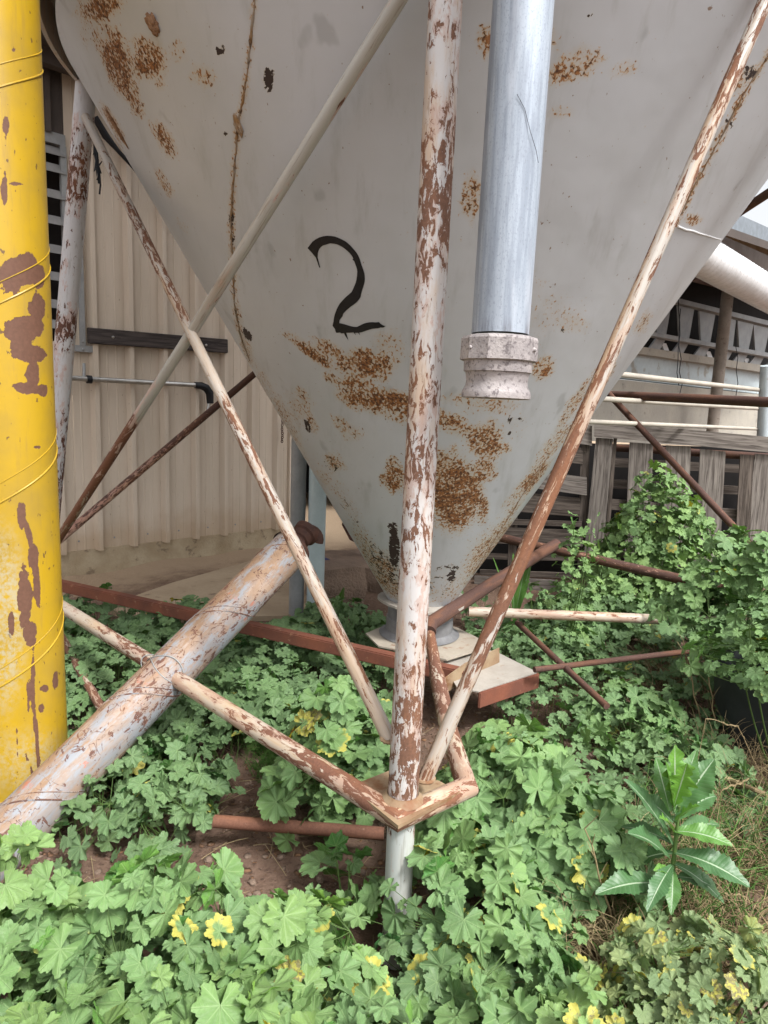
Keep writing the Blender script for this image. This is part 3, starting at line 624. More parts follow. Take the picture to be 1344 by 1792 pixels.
for sgn in (-.9, .92):
    m = MB(); an = math.radians(-90 + sgn * 62); m.lathe(P0 - dirp * .028 + np.array([math.cos(an), math.sin(an), 0]) * .085, [(0.0, .006), (.004, .005), (.006, 0)], 12, (math.cos(an), math.sin(an), 0)); m.build('rivet', M['coupling'], nut)
pipe('crack_wire', [onY(905, 165, YP - .068), onY(918, 190, YP - .067), onY(928, 230, YP - .066), onY(938, 262, YP - .062), onY(942, 285, YP - .058)], .0006, M['rubber'], fp, 0, 5, .02)

# ================================================================== YELLOW SPIRAL TUBE
YC = 2.3; ex = onY(92, 800, YC)[0]; yx = ex - .157; YR = .155
yt = thing('yellow_tube', (yx, YC, 0), 'upright yellow spiral seamed tube with brown paint flakes at the left edge', 'tube')
NZ, NA = 420, 150; zs = np.linspace(-.02, 3.4, NZ); an = np.linspace(0, 2 * np.pi, NA, endpoint=False)
AA, ZZ = np.meshgrid(an, zs)
VV = np.stack([yx + YR * np.cos(AA), YC + YR * np.sin(AA), ZZ], -1).reshape(-1, 3)
j0 = (np.arange(NZ - 1)[:, None] * NA + np.arange(NA)[None, :]); j1 = (np.arange(NZ - 1)[:, None] * NA + (np.arange(NA)[None, :] + 1) % NA)
YF = np.stack([j0, j1, j1 + NA, j0 + NA], -1).reshape(-1, 4)
yr = np.zeros(len(VV)); gr = np.zeros(len(VV))
def oncyl(x, y):
    d = ray(x, y); ox, oy = -yx, -YC; a = d[0] ** 2 + d[1] ** 2; b = 2 * (d[0] * ox + d[1] * oy); c = ox * ox + oy * oy - YR * YR
    t = (-b - math.sqrt(max(0, b * b - 4 * a * c))) / (2 * a); return EYE + d * t
def yblob(arr, x, y, rx, ry, rot=0, s=1, soft=.95):
    c = oncyl(x, y); ca, sa = math.cos(math.radians(rot)), math.sin(math.radians(rot))
    a = (oncyl(x + rx * .2 * ca, y + rx * .2 * sa) - c) * 5; b = (oncyl(x - ry * .2 * sa, y + ry * .2 * ca) - c) * 5
    R = max(np.linalg.norm(a), np.linalg.norm(b)) * 1.8; d = VV - c; idx = np.where((d * d).sum(1) < R * R)[0]
    q = np.sqrt((np.linalg.lstsq(np.stack([a, b], 1), d[idx].T, rcond=None)[0] ** 2).sum(0))
    arr[idx] = np.maximum(arr[idx], s * np.clip((1 + soft * .6 - q) / soft, 0, 1))
for a in [(22, 485, 24, 28, 0, 1), (48, 470, 18, 26, 0, 1), (68, 485, 10, 18, 0, .9), (66, 538, 13, 20, 0, 1), (45, 575, 30, 22, 0, 1), (22, 580, 14, 14, 0, 1), (55, 620, 26, 14, 0, 1), (40, 605, 16, 14, 0, 1), (58, 655, 12, 22, 0, 1), (50, 680, 28, 9, 8, 1), (75, 683, 9, 10, 0, 1),
          (38, 900, 8, 24, 0, .9), (50, 935, 5, 30, -12, .85), (58, 975, 8, 22, 0, .95), (64, 1020, 6, 45, -4, .9), (44, 1050, 11, 55, 0, .95), (52, 1105, 12, 20, 0, .9), (20, 1090, 6, 20, 0, .7), (58, 1200, 4, 60, 0, .8), (64, 1290, 4, 60, -4, .85), (72, 1240, 6, 8, 0, .85), (97, 1190, 5, 14, 0, .9), (50, 1220, 3, 30, 0, .75), (30, 1300, 3, 50, 0, .62), (52, 1340, 3, 28, -20, .7), (78, 1205, 8, 6, 0, .7),
          (10, 225, 6, 22, 0, .85), (8, 330, 6, 30, 0, .75), (30, 322, 16, 4, 5, .75), (24, 88, 4, 4, 0, .9), (66, 783, 6, 4, 0, .9), (35, 775, 3, 14, 0, .6), (15, 700, 8, 14, -40, .5)]:
    yblob(yr, *a)
yblob(gr, 5, 1090, 34, 130, 0, .8, .8); yblob(gr, 60, 1340, 60, 50, 0, .5, .9)
rcY = np.stack([YR * np.cos(AA), YR * np.sin(AA), ZZ], -1).reshape(-1, 3)
obj('tube_barrel', VV, YF, M['yellow'], yt, True, {'rust': ('FLOAT', yr), 'grime': ('FLOAT', gr), 'rc': ('FLOAT_VECTOR', rcY)}, 0)
PT = .61; zr = onY(80, 487, YC)[2]
for off, rad in ((0, .0030), (.062, .0016)):
    P = []; a = -math.pi * 2.2 * 2
    k0 = -6 * 48
    for k in range(-7 * 48, 7 * 48):
        z = zr + off + PT * k / 48
        if -.02 < z < 3.4: P.append((yx + (YR + .0005) * math.cos(2 * math.pi * k / 48), YC + (YR + .0005) * math.sin(2 * math.pi * k / 48), z))
    m = MB(); m.tube(P, rad, 7, 0); s_ = m.build('spiral_seam', M['yellow'], yt)

# ================================================================== LEANING SPIRAL TUBE
lo = onY(46, 1432, 2.0); hi = onY(512, 957, 3.12); dt = (hi - lo) / np.linalg.norm(hi - lo); lo2 = lo - dt * .75
dtb = thing('leaning_tube', tuple(lo2), 'rust stained grey tube leaning low across the silo foot rail', 'tube')
tb = MB(); tb.tube([lo2, hi], .091, 56, [(0, .3), (.4, .45), (.5, .5), (.6, .6), (.75, .5), (.85, .55), (1, .5)], .02)
tube_b = tb.build('tube_barrel', M['tube'], dtb)
gt = []
sa0 = np.cross(dt, [0, 0, 1.0]); sa0 /= np.linalg.norm(sa0)
for v in tb.V:
    q = np.array(v) - lo2; l_ = q @ dt; q = q - dt * l_; up_ = (q / .091) @ unit3(np.array([-.25, .1, 1.0])); f = l_ / np.linalg.norm(hi - lo2)
    gt.append(min(1, max(0, .35 + .95 * up_ + (.9 if f > .86 else 0) * min(1, (f - .86) / .06))))
a_ = tube_b.data.attributes.new('grime', 'FLOAT', 'POINT'); a_.data.foreach_set('value', gt)
sa = np.cross(dt, [0, 0, 1]); sa /= np.linalg.norm(sa); sb = np.cross(dt, sa); LT = np.linalg.norm(hi - lo2)
for off in (0.0, .03):
    P = []
    for k in range(0, 400):
        l = .1 + off + .46 * k / 60
        if l < LT - .01: a = 2 * math.pi * k / 60 + 2.2; P.append(lo2 + dt * l + (sa * math.cos(a) + sb * math.sin(a)) * .0915)
    m = MB(); m.tube(P, .0028 if off == 0 else .0015, 6, .7); m.build('spiral_seam', M['tube'], dtb)
m = MB(); m.lathe(hi, [(.099, -.02), (.094, .0), (.05, .03), (.04, .05), (.05, .055), (.05, .09), (.062, .095), (.066, .125), (.05, .128), (.036, .10)], 36, dt); m.build('end_spout', M['rustdark'], dtb)
P = []
for k in range(13):
    a = math.pi * (1.02 - k / 12 * 1.12); P.append(onY(537 + 22 * math.cos(a), 944 - 20 * math.sin(a), 3.2))
m = MB(); m.tube(P, .021, 12, .9); m.build('lifting_hook', M['rustdark'], dtb)
# stain: the top of the tube is brown with settled rust, a strip of wire round it
def loop(c, ax, r, n=40, ph=0, tw=.02):
    ax = ax / np.linalg.norm(ax); a = np.cross(ax, [0, 0, 1]); a /= np.linalg.norm(a); b = np.cross(ax, a)
    return [c + (a * math.cos(2 * math.pi * k / n + ph) + b * math.sin(2 * math.pi * k / n + ph)) * r + ax * tw * math.sin(4 * math.pi * k / n) for k in range(n + 1)]
wc = onY(303, 1170, 2.38)
t_ = max(0, (wc - lo2) @ dt); wc = lo2 + dt * t_
wr = thing('tie_wire', tuple(wc), 'thin grey wire twisted round the leaning tube where it crosses the foot rail', 'wire')
for s_, tw in ((0, .02), (.035, -.025)):
    m = MB(); m.tube(loop(wc + dt * s_, dt + np.array([.12, 0, .1]), .0935, 40, 0, tw), .0022, 6, .3); m.build('wire_loop', M['zinc'], wr)
rp = onz(262, 1160, .44); rd = CR - np.array([-1.80, 3.46, .44])
m = MB(); m.tube(loop(rp, rd, .035, 24, 0, .01), .002, 6, .3); m.build('wire_loop', M['zinc'], wr)

# ================================================================== SHED WALL (left)
WA = np.array([-2.69, 5.5, 0]); WU = np.array([.718, .696, 0]); WN = np.array([.696, -.718, 0])
def wp(t, z, o=0): return WA + WU * t + WN * o + np.array([0, 0, z])
def wt(x, y, o=0):
    p = onplane(x, y, WA + WN * o, WN); return float((p - WA) @ WU), float(p[2])
shed = thing('farm_shed', tuple(wp(1, 0)), 'beige ribbed steel farm shed with dark louvres behind the left silo leg', 'shed')
def ribs(name, t0, t1, z0, z1, mat, ph, pitch=.3045):
    prof = []; k = math.floor((t0 - ph) / pitch) - 1
    base = [(0, 0), (.020, .06), (.056, .06), (.076, 0), (.145, 0), (.149, .004), (.157, .004), (.161, 0), (.222, 0), (.226, .004), (.234, .004), (.238, 0)]
    while ph + k * pitch < t1 + pitch:
        for a, o in base: prof.append((ph + k * pitch - .045 + a, o))
        k += 1
    prof = [(t, o) for t, o in prof if t0 <= t <= t1]; prof = [(t0, 0)] + prof + [(t1, 0)]
    zsn = np.linspace(z0, z1, 12); n = len(prof)
    V = [wp(t, z, o + .002 * math.sin(z * 3 + t * 9)) for z in zsn for t, o in prof]
    Fc = [[j * n + i, j * n + i + 1, (j + 1) * n + i + 1, (j + 1) * n + i] for j in range(len(zsn) - 1) for i in range(n - 1)]
    return obj(name, V, Fc, mat, shed, False)
ta = wt(170, 800)[0]
sheet = ribs('wall_sheet', .14, 2.30, .17, 5.2, M['wall'], ta)
ribs('wall_sheet', -2.2, .139, .17, 1.9, M['wall'], ta); ribs('wall_sheet', -2.2, .139, 3.45, 5.2, M['roofbrown'], ta)  # upper left piece takes the dark brown, so eave shade is in its colour
for t in np.arange(.05, 2.25, .3045):
    m = MB(); m.lathe(wp(t + .1, .26, .001), [(0, .008), (.006, .006), (.009, 0)], 8, WN); m.build('screw', M['zinc'], sheet)
m = MB(); m.prism([wp(-2.3, .18, .012), wp(2.36, .18, .012), wp(2.36, -.1, .012), wp(-2.3, -.1, .012)], WN, .3); m.build('plinth', M['plinth'], shed, False)
m = MB(); m.prism([wp(2.30, .17, .045), wp(2.37, .17, .045), wp(2.37, 5.2, .045), wp(2.30, 5.2, .045)], WN, .06); m.build('corner_flashing', M['wall'], shed, False)
m = MB(); m.prism([wp(-2.3, 1.9, -.12), wp(.139, 1.9, -.12), wp(.139, 3.45, -.12), wp(-2.3, 3.45, -.12)], WN, .02); m.build('opening_shade', M['darkin'], shed, False)  # near-black panel paints the darkness behind the louvres
lv = MB()
for k, y in enumerate([270, 300, 345, 390, 440, 487, 535, 570]):
    t, z = wt(110, y); lv.prism([wp(-1.6, z + .04, 0), wp(.135, z + .04, 0), wp(.135, z - .03, .04), wp(-1.6, z - .03, .04)], WN, .008)
lv.build('louvre', m_plain('dull_louvre', (.27, .265, .26), .6), shed, False)
m = MB(); m.prism([wp(-1.6, 3.46, .03), wp(.14, 3.46, .03), wp(.14, 3.38, .03), wp(-1.6, 3.38, .03)], WN, .05); m.prism([wp(.10, 3.38, .03), wp(.145, 3.38, .03), wp(.145, 1.95, .03), wp(.10, 1.95, .03)], WN, .04); m.build('louvre_frame', M['zinc'], shed, False)
m = MB(); t, z = wt(141, 605); m.prism([wp(t - .02, z, .055), wp(t + .022, z, .055), wp(t + .022, 3.35, .055), wp(t - .02, 3.35, .055)], WN, .02)
m.prism([wp(t - .2, z - .05, .05), wp(t + .09, z - .05, .05), wp(t + .09, z + .0, .05), wp(t - .2, z + .0, .05)], WN, .03)
for dz in (.03, -.03): m.lathe(wp(t, z + dz, .056), [(0, .01), (.008, .008), (.011, 0)], 10, WN)
m.build('strut', M['zinc'], shed, False)
m = MB(); m.prism([wp(-2.6, 4.02, .45), wp(2.8, 4.02, .45), wp(2.8, 4.1, -4), wp(-2.6, 4.1, -4)], (0, 0, 1), .05)
m.prism([wp(-2.6, 3.98, .2), wp(2.8, 3.98, .2), wp(2.8, 3.98, .12), wp(-2.6, 3.98, .12)], (0, 0, 1), .12); m.build('eave', M['roofbrown'], shed, False)
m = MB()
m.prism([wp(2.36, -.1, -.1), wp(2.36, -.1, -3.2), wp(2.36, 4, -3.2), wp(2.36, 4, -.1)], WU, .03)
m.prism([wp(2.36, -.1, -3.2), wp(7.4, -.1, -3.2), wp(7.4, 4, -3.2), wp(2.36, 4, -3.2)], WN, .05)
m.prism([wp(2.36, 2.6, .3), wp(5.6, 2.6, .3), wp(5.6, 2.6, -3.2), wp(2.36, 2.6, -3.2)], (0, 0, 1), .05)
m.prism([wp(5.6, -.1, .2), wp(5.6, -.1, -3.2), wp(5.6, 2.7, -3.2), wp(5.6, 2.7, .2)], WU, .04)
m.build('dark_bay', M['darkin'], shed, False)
# board on the wall
def wq(x, y, o): return onplane(x, y, WA + WN * o, WN)
m = MB(); a, b = wq(154, 587, .06), wq(397, 606, .06); m.beam(a, b, .045, .125, bev=.004)
bd = tag(m.build('timber_board', M['woodblack'], None), 'blackened timber board bolted flat across the beige ribbed wall', 'board')
for x, y in ((198, 590), (361, 604)):
    m = MB(); m.lathe(wq(x, y, .083), [(0, .008), (.008, .006), (.012, 0)], 10, WN); m.build('bolt', M['steel'], bd)
wpz = thing('water_pipe', tuple(wq(250, 672, .08)), 'thin silver pipe with a black rubber elbow fixed level on the beige wall', 'pipe')
pipe('pipe_run', [wq(60, 658, .09), wq(345, 674, .09)], .021, M['steel'], wpz, 0, 16, None)
pipe('rubber_elbow', [wq(341, 674, .09), wq(352, 675, .09), wq(361, 679, .09), wq(367, 688, .09), wq(368, 706, .09)], [.029, .033, .035, .035, .032], M['rubber'], wpz, 0, 18, None)
pipe('pipe_tail', [wq(366, 704, .09), wq(364, 718, .09)], .018, M['steel'], wpz, 0, 12, None)
pipe('pipe_clip', [wq(147, 636, .07), wq(147, 664, .09)], .012, M['zinc'], wpz, 0, 10, None)
m = MB(); m.lathe(wq(156, 664, .09) - WU * .02, [(.022, 0), (.033, .002), (.033, .038), (.022, .04)], 20, WU); m.build('pipe_collar', M['rubber'], wpz)
hz_ = thing('hanging_rope', tuple(wq(168, 290, .1)), 'frayed black rope hanging beside the top of the left silo leg', 'rope')
for k in range(6):
    P = [onY(165 + rnd.uniform(-3, 5), 228, 3.9)]
    for j in range(1, 8): P.append(onY(165 + j * 1.0 + rnd.uniform(-4, 5) + (3 if k == 2 else 0), 228 + j * (16 if k == 2 else rnd.uniform(9, 14)), 3.9))
    pipe('rope_strand', P, .005, M['rubber'], hz_, 0, 5, None)
P = [wq(166, 205, .1), wq(185, 238, .1), wq(205, 262, .11), wq(232, 292, .12), wq(256, 322, .12), wq(275, 344, .12), wq(300, 372, .12), wq(330, 405, .12)]
tag(pipe('roof_edge_cable', P, [.026, .03, .018, .014, .012, .012, .012, .012], M['rubber'], None, 0, 10, None), 'black cable standing in for the sloping roof edge on the beige wall', 'cable')  # tube drawn in place of the dark sloping roof edge
m = MB()
for k in range(12):
    c_ = wq(494 + .4 * math.sin(k), 733 + k * 3.6, .12); m.tube(loop(c_, WN if k % 2 else WU, .012, 10, 0, 0), .004, 6)
tag(m.build('chain', M['rustdark'], None), 'short dark chain hanging on the corner of the beige wall', 'chain')
# two upright pipes at the wall corner
b0 = onz(518, 1082, 0); b1 = onz(547, 1084, 0)
tag(pipe('steel_post', [b0 + [0, 0, -.05], b0 + [0.0, 0, 3.2]], .052, M['zinc'], None, 0, 28, None), 'dull galvanised round post at the corner of the beige wall', 'post')
tag(pipe('drain_pipe', [b1 + [0.015, 0, -.05], b1 + [.015, 0, 3.2]], .060, M['pvc'], None, 0, 28, None), 'smooth pale blue drain pipe standing beside the galvanised post', 'drain pipe')
# slab, blocks, scoop and tub in the bay
m = MB(); m.prism([onz(x, y, .035) for x, y in [(180, 1062), (300, 1020), (470, 972), (530, 955), (600, 985), (560, 1075), (400, 1080), (250, 1085)]], (0, 0, 1), .09)
tag(m.build('concrete_slab', M['slab'], None, False), kind='structure')
def rock(name, c, s, mat, seed, label, cat, rz=0, grp=None):
    from mathutils import noise as mn
    bm = bmesh.new(); bmesh.ops.create_cube(bm, size=2); bmesh.ops.subdivide_edges(bm, edges=list(bm.edges), cuts=7, use_grid_fill=True); V = []
    for v in bm.verts:
        q = v.co.copy(); l = q.length; q = q * (.72 + .28 * (1.25 / l)); q *= 1 + .10 * mn.fractal(q * 1.3 + Vector((seed, 3, 1)), 1, 2, 4)
        x = q.x * s[0]; y = q.y * s[1]; V.append((c[0] + x * math.cos(rz) - y * math.sin(rz), c[1] + x * math.sin(rz) + y * math.cos(rz), c[2] + (q.z + .9) * s[2]))
    Fc = [[v.index for v in f.verts] for f in bm.faces]; bm.free(); return tag(obj(name, V, Fc, mat, None), label, cat, grp)
p = onz(583, 1062, 0); rock('concrete_block', p + [0, .15, -.02], (.19, .17, .17), M['stone'], 2, 'broken brown concrete block beside the pale blue drain pipe', 'block', .5)
p = onz(640, 1056, 0); rock('concrete_block', p + [0, .5, -.02], (.35, .12, .11), M['stone'], 5, 'low broken concrete block behind the hopper outlet', 'block', -.2)
rock('concrete_block', onz(612, 1010, 0) + [0.05, .3, -.05], (.5, .25, .09), M['stone'], 9, 'flat brown slab piece behind the blue tub rim', 'block', .1)
m = MB(); P = [onz(x, y, .1) for x, y in [(566, 980), (585, 990), (612, 997), (645, 1000), (680, 996), (700, 980)]]; m.tube(P, .03, 10)
tag(m.build('plastic_hose', M['bluehose'], None), 'dark blue plastic hose curving over rubble behind the hopper', 'hose')
m = MB(); Ys = 6.0
sc_ = [(598, 838), (612, 842), (650, 900), (660, 935), (640, 958), (612, 945), (598, 918), (607, 890)]
m.prism([onY(x, y, Ys) for x, y in sc_], (0, -1, 0), .12)
sh = tag(m.build('rusty_scoop', M['rustdark'], None, False), 'rusty brown steel scoop hanging in the dark bay behind the hopper', 'scoop')
pipe('scoop_arm', [onY(590, 830, Ys), onY(575, 700, Ys)], .03, M['rustdark'], sh, 0, 10, None)

# ================================================================== PALLETS
PA = onY(1040, 750, 5.5); PB = onY(1344, 778, 5.15); PN = np.cross(PB - PA, [0, 0, 1]); PN[2] = 0; PN /= np.linalg.norm(PN)
if PN[1] > 0: PN = -PN
def board(par, px, off, th, mat, name='board', P0=PA, N0=PN):
    P = [onplane(x, y, P0 + N0 * off, N0) for x, y in px]; m = MB()
    nn = N0 / np.linalg.norm(N0)
    # long axis for the grain
    e = [np.linalg.norm(P[(i + 1) % 4] - P[i]) for i in range(4)]; k = int(np.argmax(e)); d = (P[(k + 1) % 4] - P[k]) / e[k]; s2 = np.cross(d, nn); o = rnd.random() * 20
    m.prism(P, nn, th); m.rc = [((np.array(v) @ s2) + o, (np.array(v) @ nn), (np.array(v) @ d) + o) for v in m.V]
    return m.build(name, mat, par, False)
pr = thing('pallet', tuple(onplane(1180, 1000, PA, PN)), 'grey weathered timber pallet standing on edge behind the tall mallow bush', 'pallet')
board(pr, [(1040, 737), (1360, 766), (1360, 793), (1040, 764)], .03, .05, M['wood'], 'top_rail')
for q, mt in [([(1043, 766), (1073, 768), (1053, 990), (1020, 990)], 'wood'), ([(1102, 774), (1143, 777), (1136, 1000), (1092, 1000)], 'wood'), ([(1166, 779), (1209, 782), (1202, 1000), (1158, 1000)], 'wood'),
              ([(1226, 786), (1270, 790), (1258, 1000), (1212, 1000)], 'wood'), ([(1296, 795), (1319, 797), (1310, 1000), (1284, 1000)], 'wood2'), ([(1322, 794), (1362, 797), (1350, 1020), (1294, 1020)], 'wood')]:
    board(pr, q, .0, .022, M[mt], 'slat')
board(pr, [(1074, 766), (1080, 766), (1062, 990), (1054, 990)], -.03, .03, M['wood2'], 'bearer')
board(pr, [(1050, 872), (1340, 896), (1340, 914), (1050, 890)], -.04, .04, M['wood2'], 'bearer'); board(pr, [(1050, 975), (1340, 990), (1340, 1015), (1050, 1000)], -.04, .04, M['wood2'], 'bearer')
for y0 in (800, 838, 925, 960): board(pr, [(1050, y0), (1345, y0 + 16), (1345, y0 + 30), (1050, y0 + 16)], -.28, .02, M['wood2'], 'back_slat')
pl2 = thing('pallet', tuple(onplane(950, 1060, PA, PN)), 'dark timber pallet with level boards between the hopper and the other pallet', 'pallet')
for q, off, mt in [([(985, 738), (1036, 745), (1036, 780), (985, 772)], 0, 'wood'), ([(960, 776), (1020, 784), (1020, 812), (960, 806)], -.02, 'wood2'), ([(925, 822), (1027, 836), (1027, 867), (925, 853)], 0.01, 'wood'),
                   ([(880, 858), (1015, 872), (1015, 905), (880, 893)], -.02, 'wood2'), ([(860, 908), (1018, 913), (1018, 922), (860, 917)], 0, 'wood2'), ([(850, 922), (1020, 928), (1020, 957), (850, 950)], -.01, 'wood2'),
                   ([(840, 968), (1010, 972), (1010, 982), (840, 978)], -.05, 'wood2'), ([(840, 997), (1000, 1003), (1000, 1012), (840, 1006)], .0, 'wood2'), ([(830, 1008), (976, 1016), (978, 1054), (830, 1048)], .02, 'wood'), ([(820, 1050), (1010, 1062), (1010, 1074), (820, 1062)], .06, 'wood')]:
    board(pl2, q, off, .022, M[mt], 'slat')
board(pl2, [(1017, 775), (1032, 777), (1026, 1000), (1010, 1000)], -.035, .05, M['wood2'], 'bearer'); board(pl2, [(893, 870), (906, 870), (900, 1060), (886, 1060)], -.045, .05, M['wood2'], 'bearer')
m = MB(); m.prism([onplane(x, y, PA - PN * .45, PN) for x, y in [(820, 770), (1360, 785), (1360, 1020), (820, 1062)]], PN, .03)  # added near-black backing, paints the shade between the pallet boards
tag(m.build('gap_shade_sheet', M['darkin'], None, False), 'added black backing that paints the shade in the gaps of the two timber pallets', 'sheet')
tag(pipe('rusty_rod', [onplane(1050, 782, PA - PN * .12, PN), onplane(1345, 800, PA - PN * .12, PN)], .03, M['rustpipe'], None, .9, 12, .1), 'rusty rod lying level behind the slats of the grey pallet', 'rod')

# ================================================================== YARD SHED (right, far)
Q0 = onY(1250, 600, 8.6)
def qp(x, y, o=0): return onplane(x, y, Q0 + WN * o, WN)
def qslab(name, px, th, mat, parent, o=0): m = MB(); m.prism([qp(x, y, o) for x, y in px], WN, th); return m.build(name, mat, parent, False)
ys = thing('cattle_shed', tuple(qp(1250, 770)), 'open cattle shed with pale blue wall and angled metal baffles at the right', 'shed')
qslab('concrete_wall', [(1000, 655), (1420, 700), (1420, 790), (1000, 770)], .2, M['concwall'], ys, 0)
qslab('wall_sheet', [(1040, 606), (1420, 663), (1420, 700), (1040, 656)], .1, M['shedwall'], ys, -.06)
qslab('ledge', [(1040, 594), (1420, 652), (1420, 664), (1040, 607)], .16, M['concwall'], ys, .05)
qslab('beam', [(1100, 500), (1420, 580), (1420, 588), (1100, 508)], .1, M['zinc'], ys, .1); qslab('beam', [(1100, 573), (1420, 631), (1420, 638), (1100, 580)], .1, M['zinc'], ys, .14)
qslab('dark_back', [(1090, 430), (1430, 480), (1430, 680), (1090, 625)], .05, M['darkin'], ys, -.7)  # near-black panel paints the shade behind the baffles
for k, x in enumerate([1118, 1160, 1200, 1237, 1277, 1304, 1332, 1360]):
    w1 = 13 if k != 4 else 9
    yt_ = 508 + (x - 1100) * .25; yb = 577 + (x - 1100) * .183
    qslab('baffle', [(x - w1, yt_ + 2), (x + w1 + 2, yt_ + 8), (x + 5, yb + 3), (x - 10 + (k % 2) * 0, yb)], .02, M['zinc'], ys, .04)
    qslab('baffle', [(x - 10, yb + 3), (x + 5, yb + 6), (x - 6, yb + 26), (x - 24, yb + 22)], .02, M['zinc'], ys, .04)
    if k % 2: qslab('baffle', [(x - 2, yb + 12), (x + 6, yb + 13), (x + 12, yb + 28), (x + 3, yb + 27)], .02, M['whitepipe'], ys, .0)
pipe('post', [qp(1275, 500, .35), qp(1246, 760, .35)], .065, M['postbrown'], ys, 0, 20, None)
# roof: sheet, fascia, gutter, white duct
m = MB(); m.prism([qp(1000, 300, 1.3), qp(1500, 478, 1.3), qp(1500, 478, -4), qp(1000, 300, -4)], (0, 0, 1), .06); m.build('roof_underside', M['roofbrown'], ys, False)
qslab('fascia', [(1230, 378), (1420, 468), (1420, 492), (1230, 408)], .05, M['fascia'], ys, -1.0)
qslab('gutter', [(1250, 356), (1420, 432), (1420, 466), (1250, 386)], .2, M['roofgrey'], ys, -.9)
qslab('duct_sheet', [(1200, 384), (1420, 480), (1420, 545), (1200, 430)], .05, M['whitepipe'], ys, .9)
pipe('white_duct', [qp(1200, 432, 1.15), qp(1440, 570, 1.15)], .145, M['whitepipe'], ys, 0, 32, None)
for k in range(46):
    a_ = qp(1200, 432, 1.15); b_ = qp(1440, 570, 1.15); d_ = (b_ - a_) / np.linalg.norm(b_ - a_); m = MB(); m.tube(loop(a_ + (b_ - a_) * k / 46, d_, 0.1445, 20, 0, 0), .003, 5, 0, None, False); m.build('duct_ring', M['whitepipe'], ys)
for k in range(3):
    x = 1150 + 60 * k; pipe('rafter', [qp(x, 470 + k * 14, .8), qp(x + 60, 490 + k * 14, -1.5)], .04, M['rustdark'], ys, 0, 8, None)
yr_ = thing('yard_rail', tuple(qp(1200, 760, 1.1)), 'cream painted yard rails with a white end post above the grey pallet', 'railing')
for (a, b, r_) in [((940, 639), (1345, 684), .019), ((940, 691), (1345, 716), .018), ((940, 734), (1360, 752), .016)]:
    pipe('rail', [qp(*a, 1.2), qp(*b, 1.2)], r_, M['creamrail'], yr_, 0, 14, None)
pipe('rail_post', [qp(1342, 640, 1.25), qp(1334, 790, 1.25)], .055, M['shedwall'], yr_, 0, 18, None)
for k, x in enumerate((1187, 1191, 1290)):
    P = [qp(x, 520 + 20 * k, .6)] + [qp(x + rnd.uniform(-3, 3), 520 + 20 * k + j * 22, .6) for j in range(1, 8)]
    tag(pipe('loose_wire', P, .004, M['rubber'], None, 0, 5, None), ['thin black wire tangled in front of the left baffles of the cattle shed', 'second thin wire hanging beside the tangled one on the cattle shed', 'thin black wire hanging in front of the right baffles of the cattle shed'][k], 'wire')
#PART3
# ================================================================== VEGETATION
def mallow_leaf(seed, sub=4, rings=(.22, .45, .68, .86, 1.0), nl=7):
    r_ = np.random.RandomState(seed); half = nl // 2; step = 45.0; A = []; R = []; Zf = []
    for i in range(-half, half + 1):
        sc = {0: 1.0, 1: .98, 2: .93, 3: .84}[abs(i)] * r_.uniform(.95, 1.04); depth = r_.uniform(.75, .84)
        for k in range(-sub // 2 * 1, sub // 2 + 1):
            f = k / (sub / 2)                    # -1..1 across the lobe
            if k == -sub // 2 and i > -half: continue
            rr_ = sc * (depth + (1 - depth) * (1 - abs(f) ** 1.35))
            rr_ += ((.05 if (k + sub) % 2 else -.03) if k else .03) + r_.uniform(-.022, .022)
            A.append(math.radians(i * step + f * step / 2)); R.append(rr_); Zf.append(math.cos(f * math.pi) * .5)
    A = np.array(A); R = np.array(R); Zf = np.array(Zf); n = len(A)
    V = [(0, 0, 0)]; wave = r_.uniform(0, 6, 3); cup = r_.uniform(-.12, .22); droop = r_.uniform(.05, .28)
    for q in rings:
        rr_ = R * q if q > .9 else (R * .6 + .4 * R.mean()) * q
        z = -Zf * .125 * q + .05 * q * np.sin(A * 2 + wave[0]) + cup * q * q - .0 - droop * np.maximum(0, np.cos(A)) * (q * q) - .04 * q ** 3 * np.sin(5 * A + wave[1])
        V += list(zip(rr_ * np.sin(A), rr_ * np.cos(A), z))
    T = []
    for i in range(n - 1): T.append((0, 1 + i + 1, 1 + i))
    for j in range(len(rings) - 1):
        b = 1 + j * n
        for i in range(n - 1):
            T.append((b + i, b + i + 1, b + n + i + 1)); T.append((b + i, b + n + i + 1, b + n + i))
    T = np.array(T)[:, ::-1]
    return np.array(V, float), T
HI = [mallow_leaf(s, 8) for s in range(12)]
LOW = [mallow_leaf(50 + s, 4, (.5, 1.0)) for s in range(8)]
def unit(v): return v / (np.linalg.norm(v, axis=-1, keepdims=True) + 1e-9)
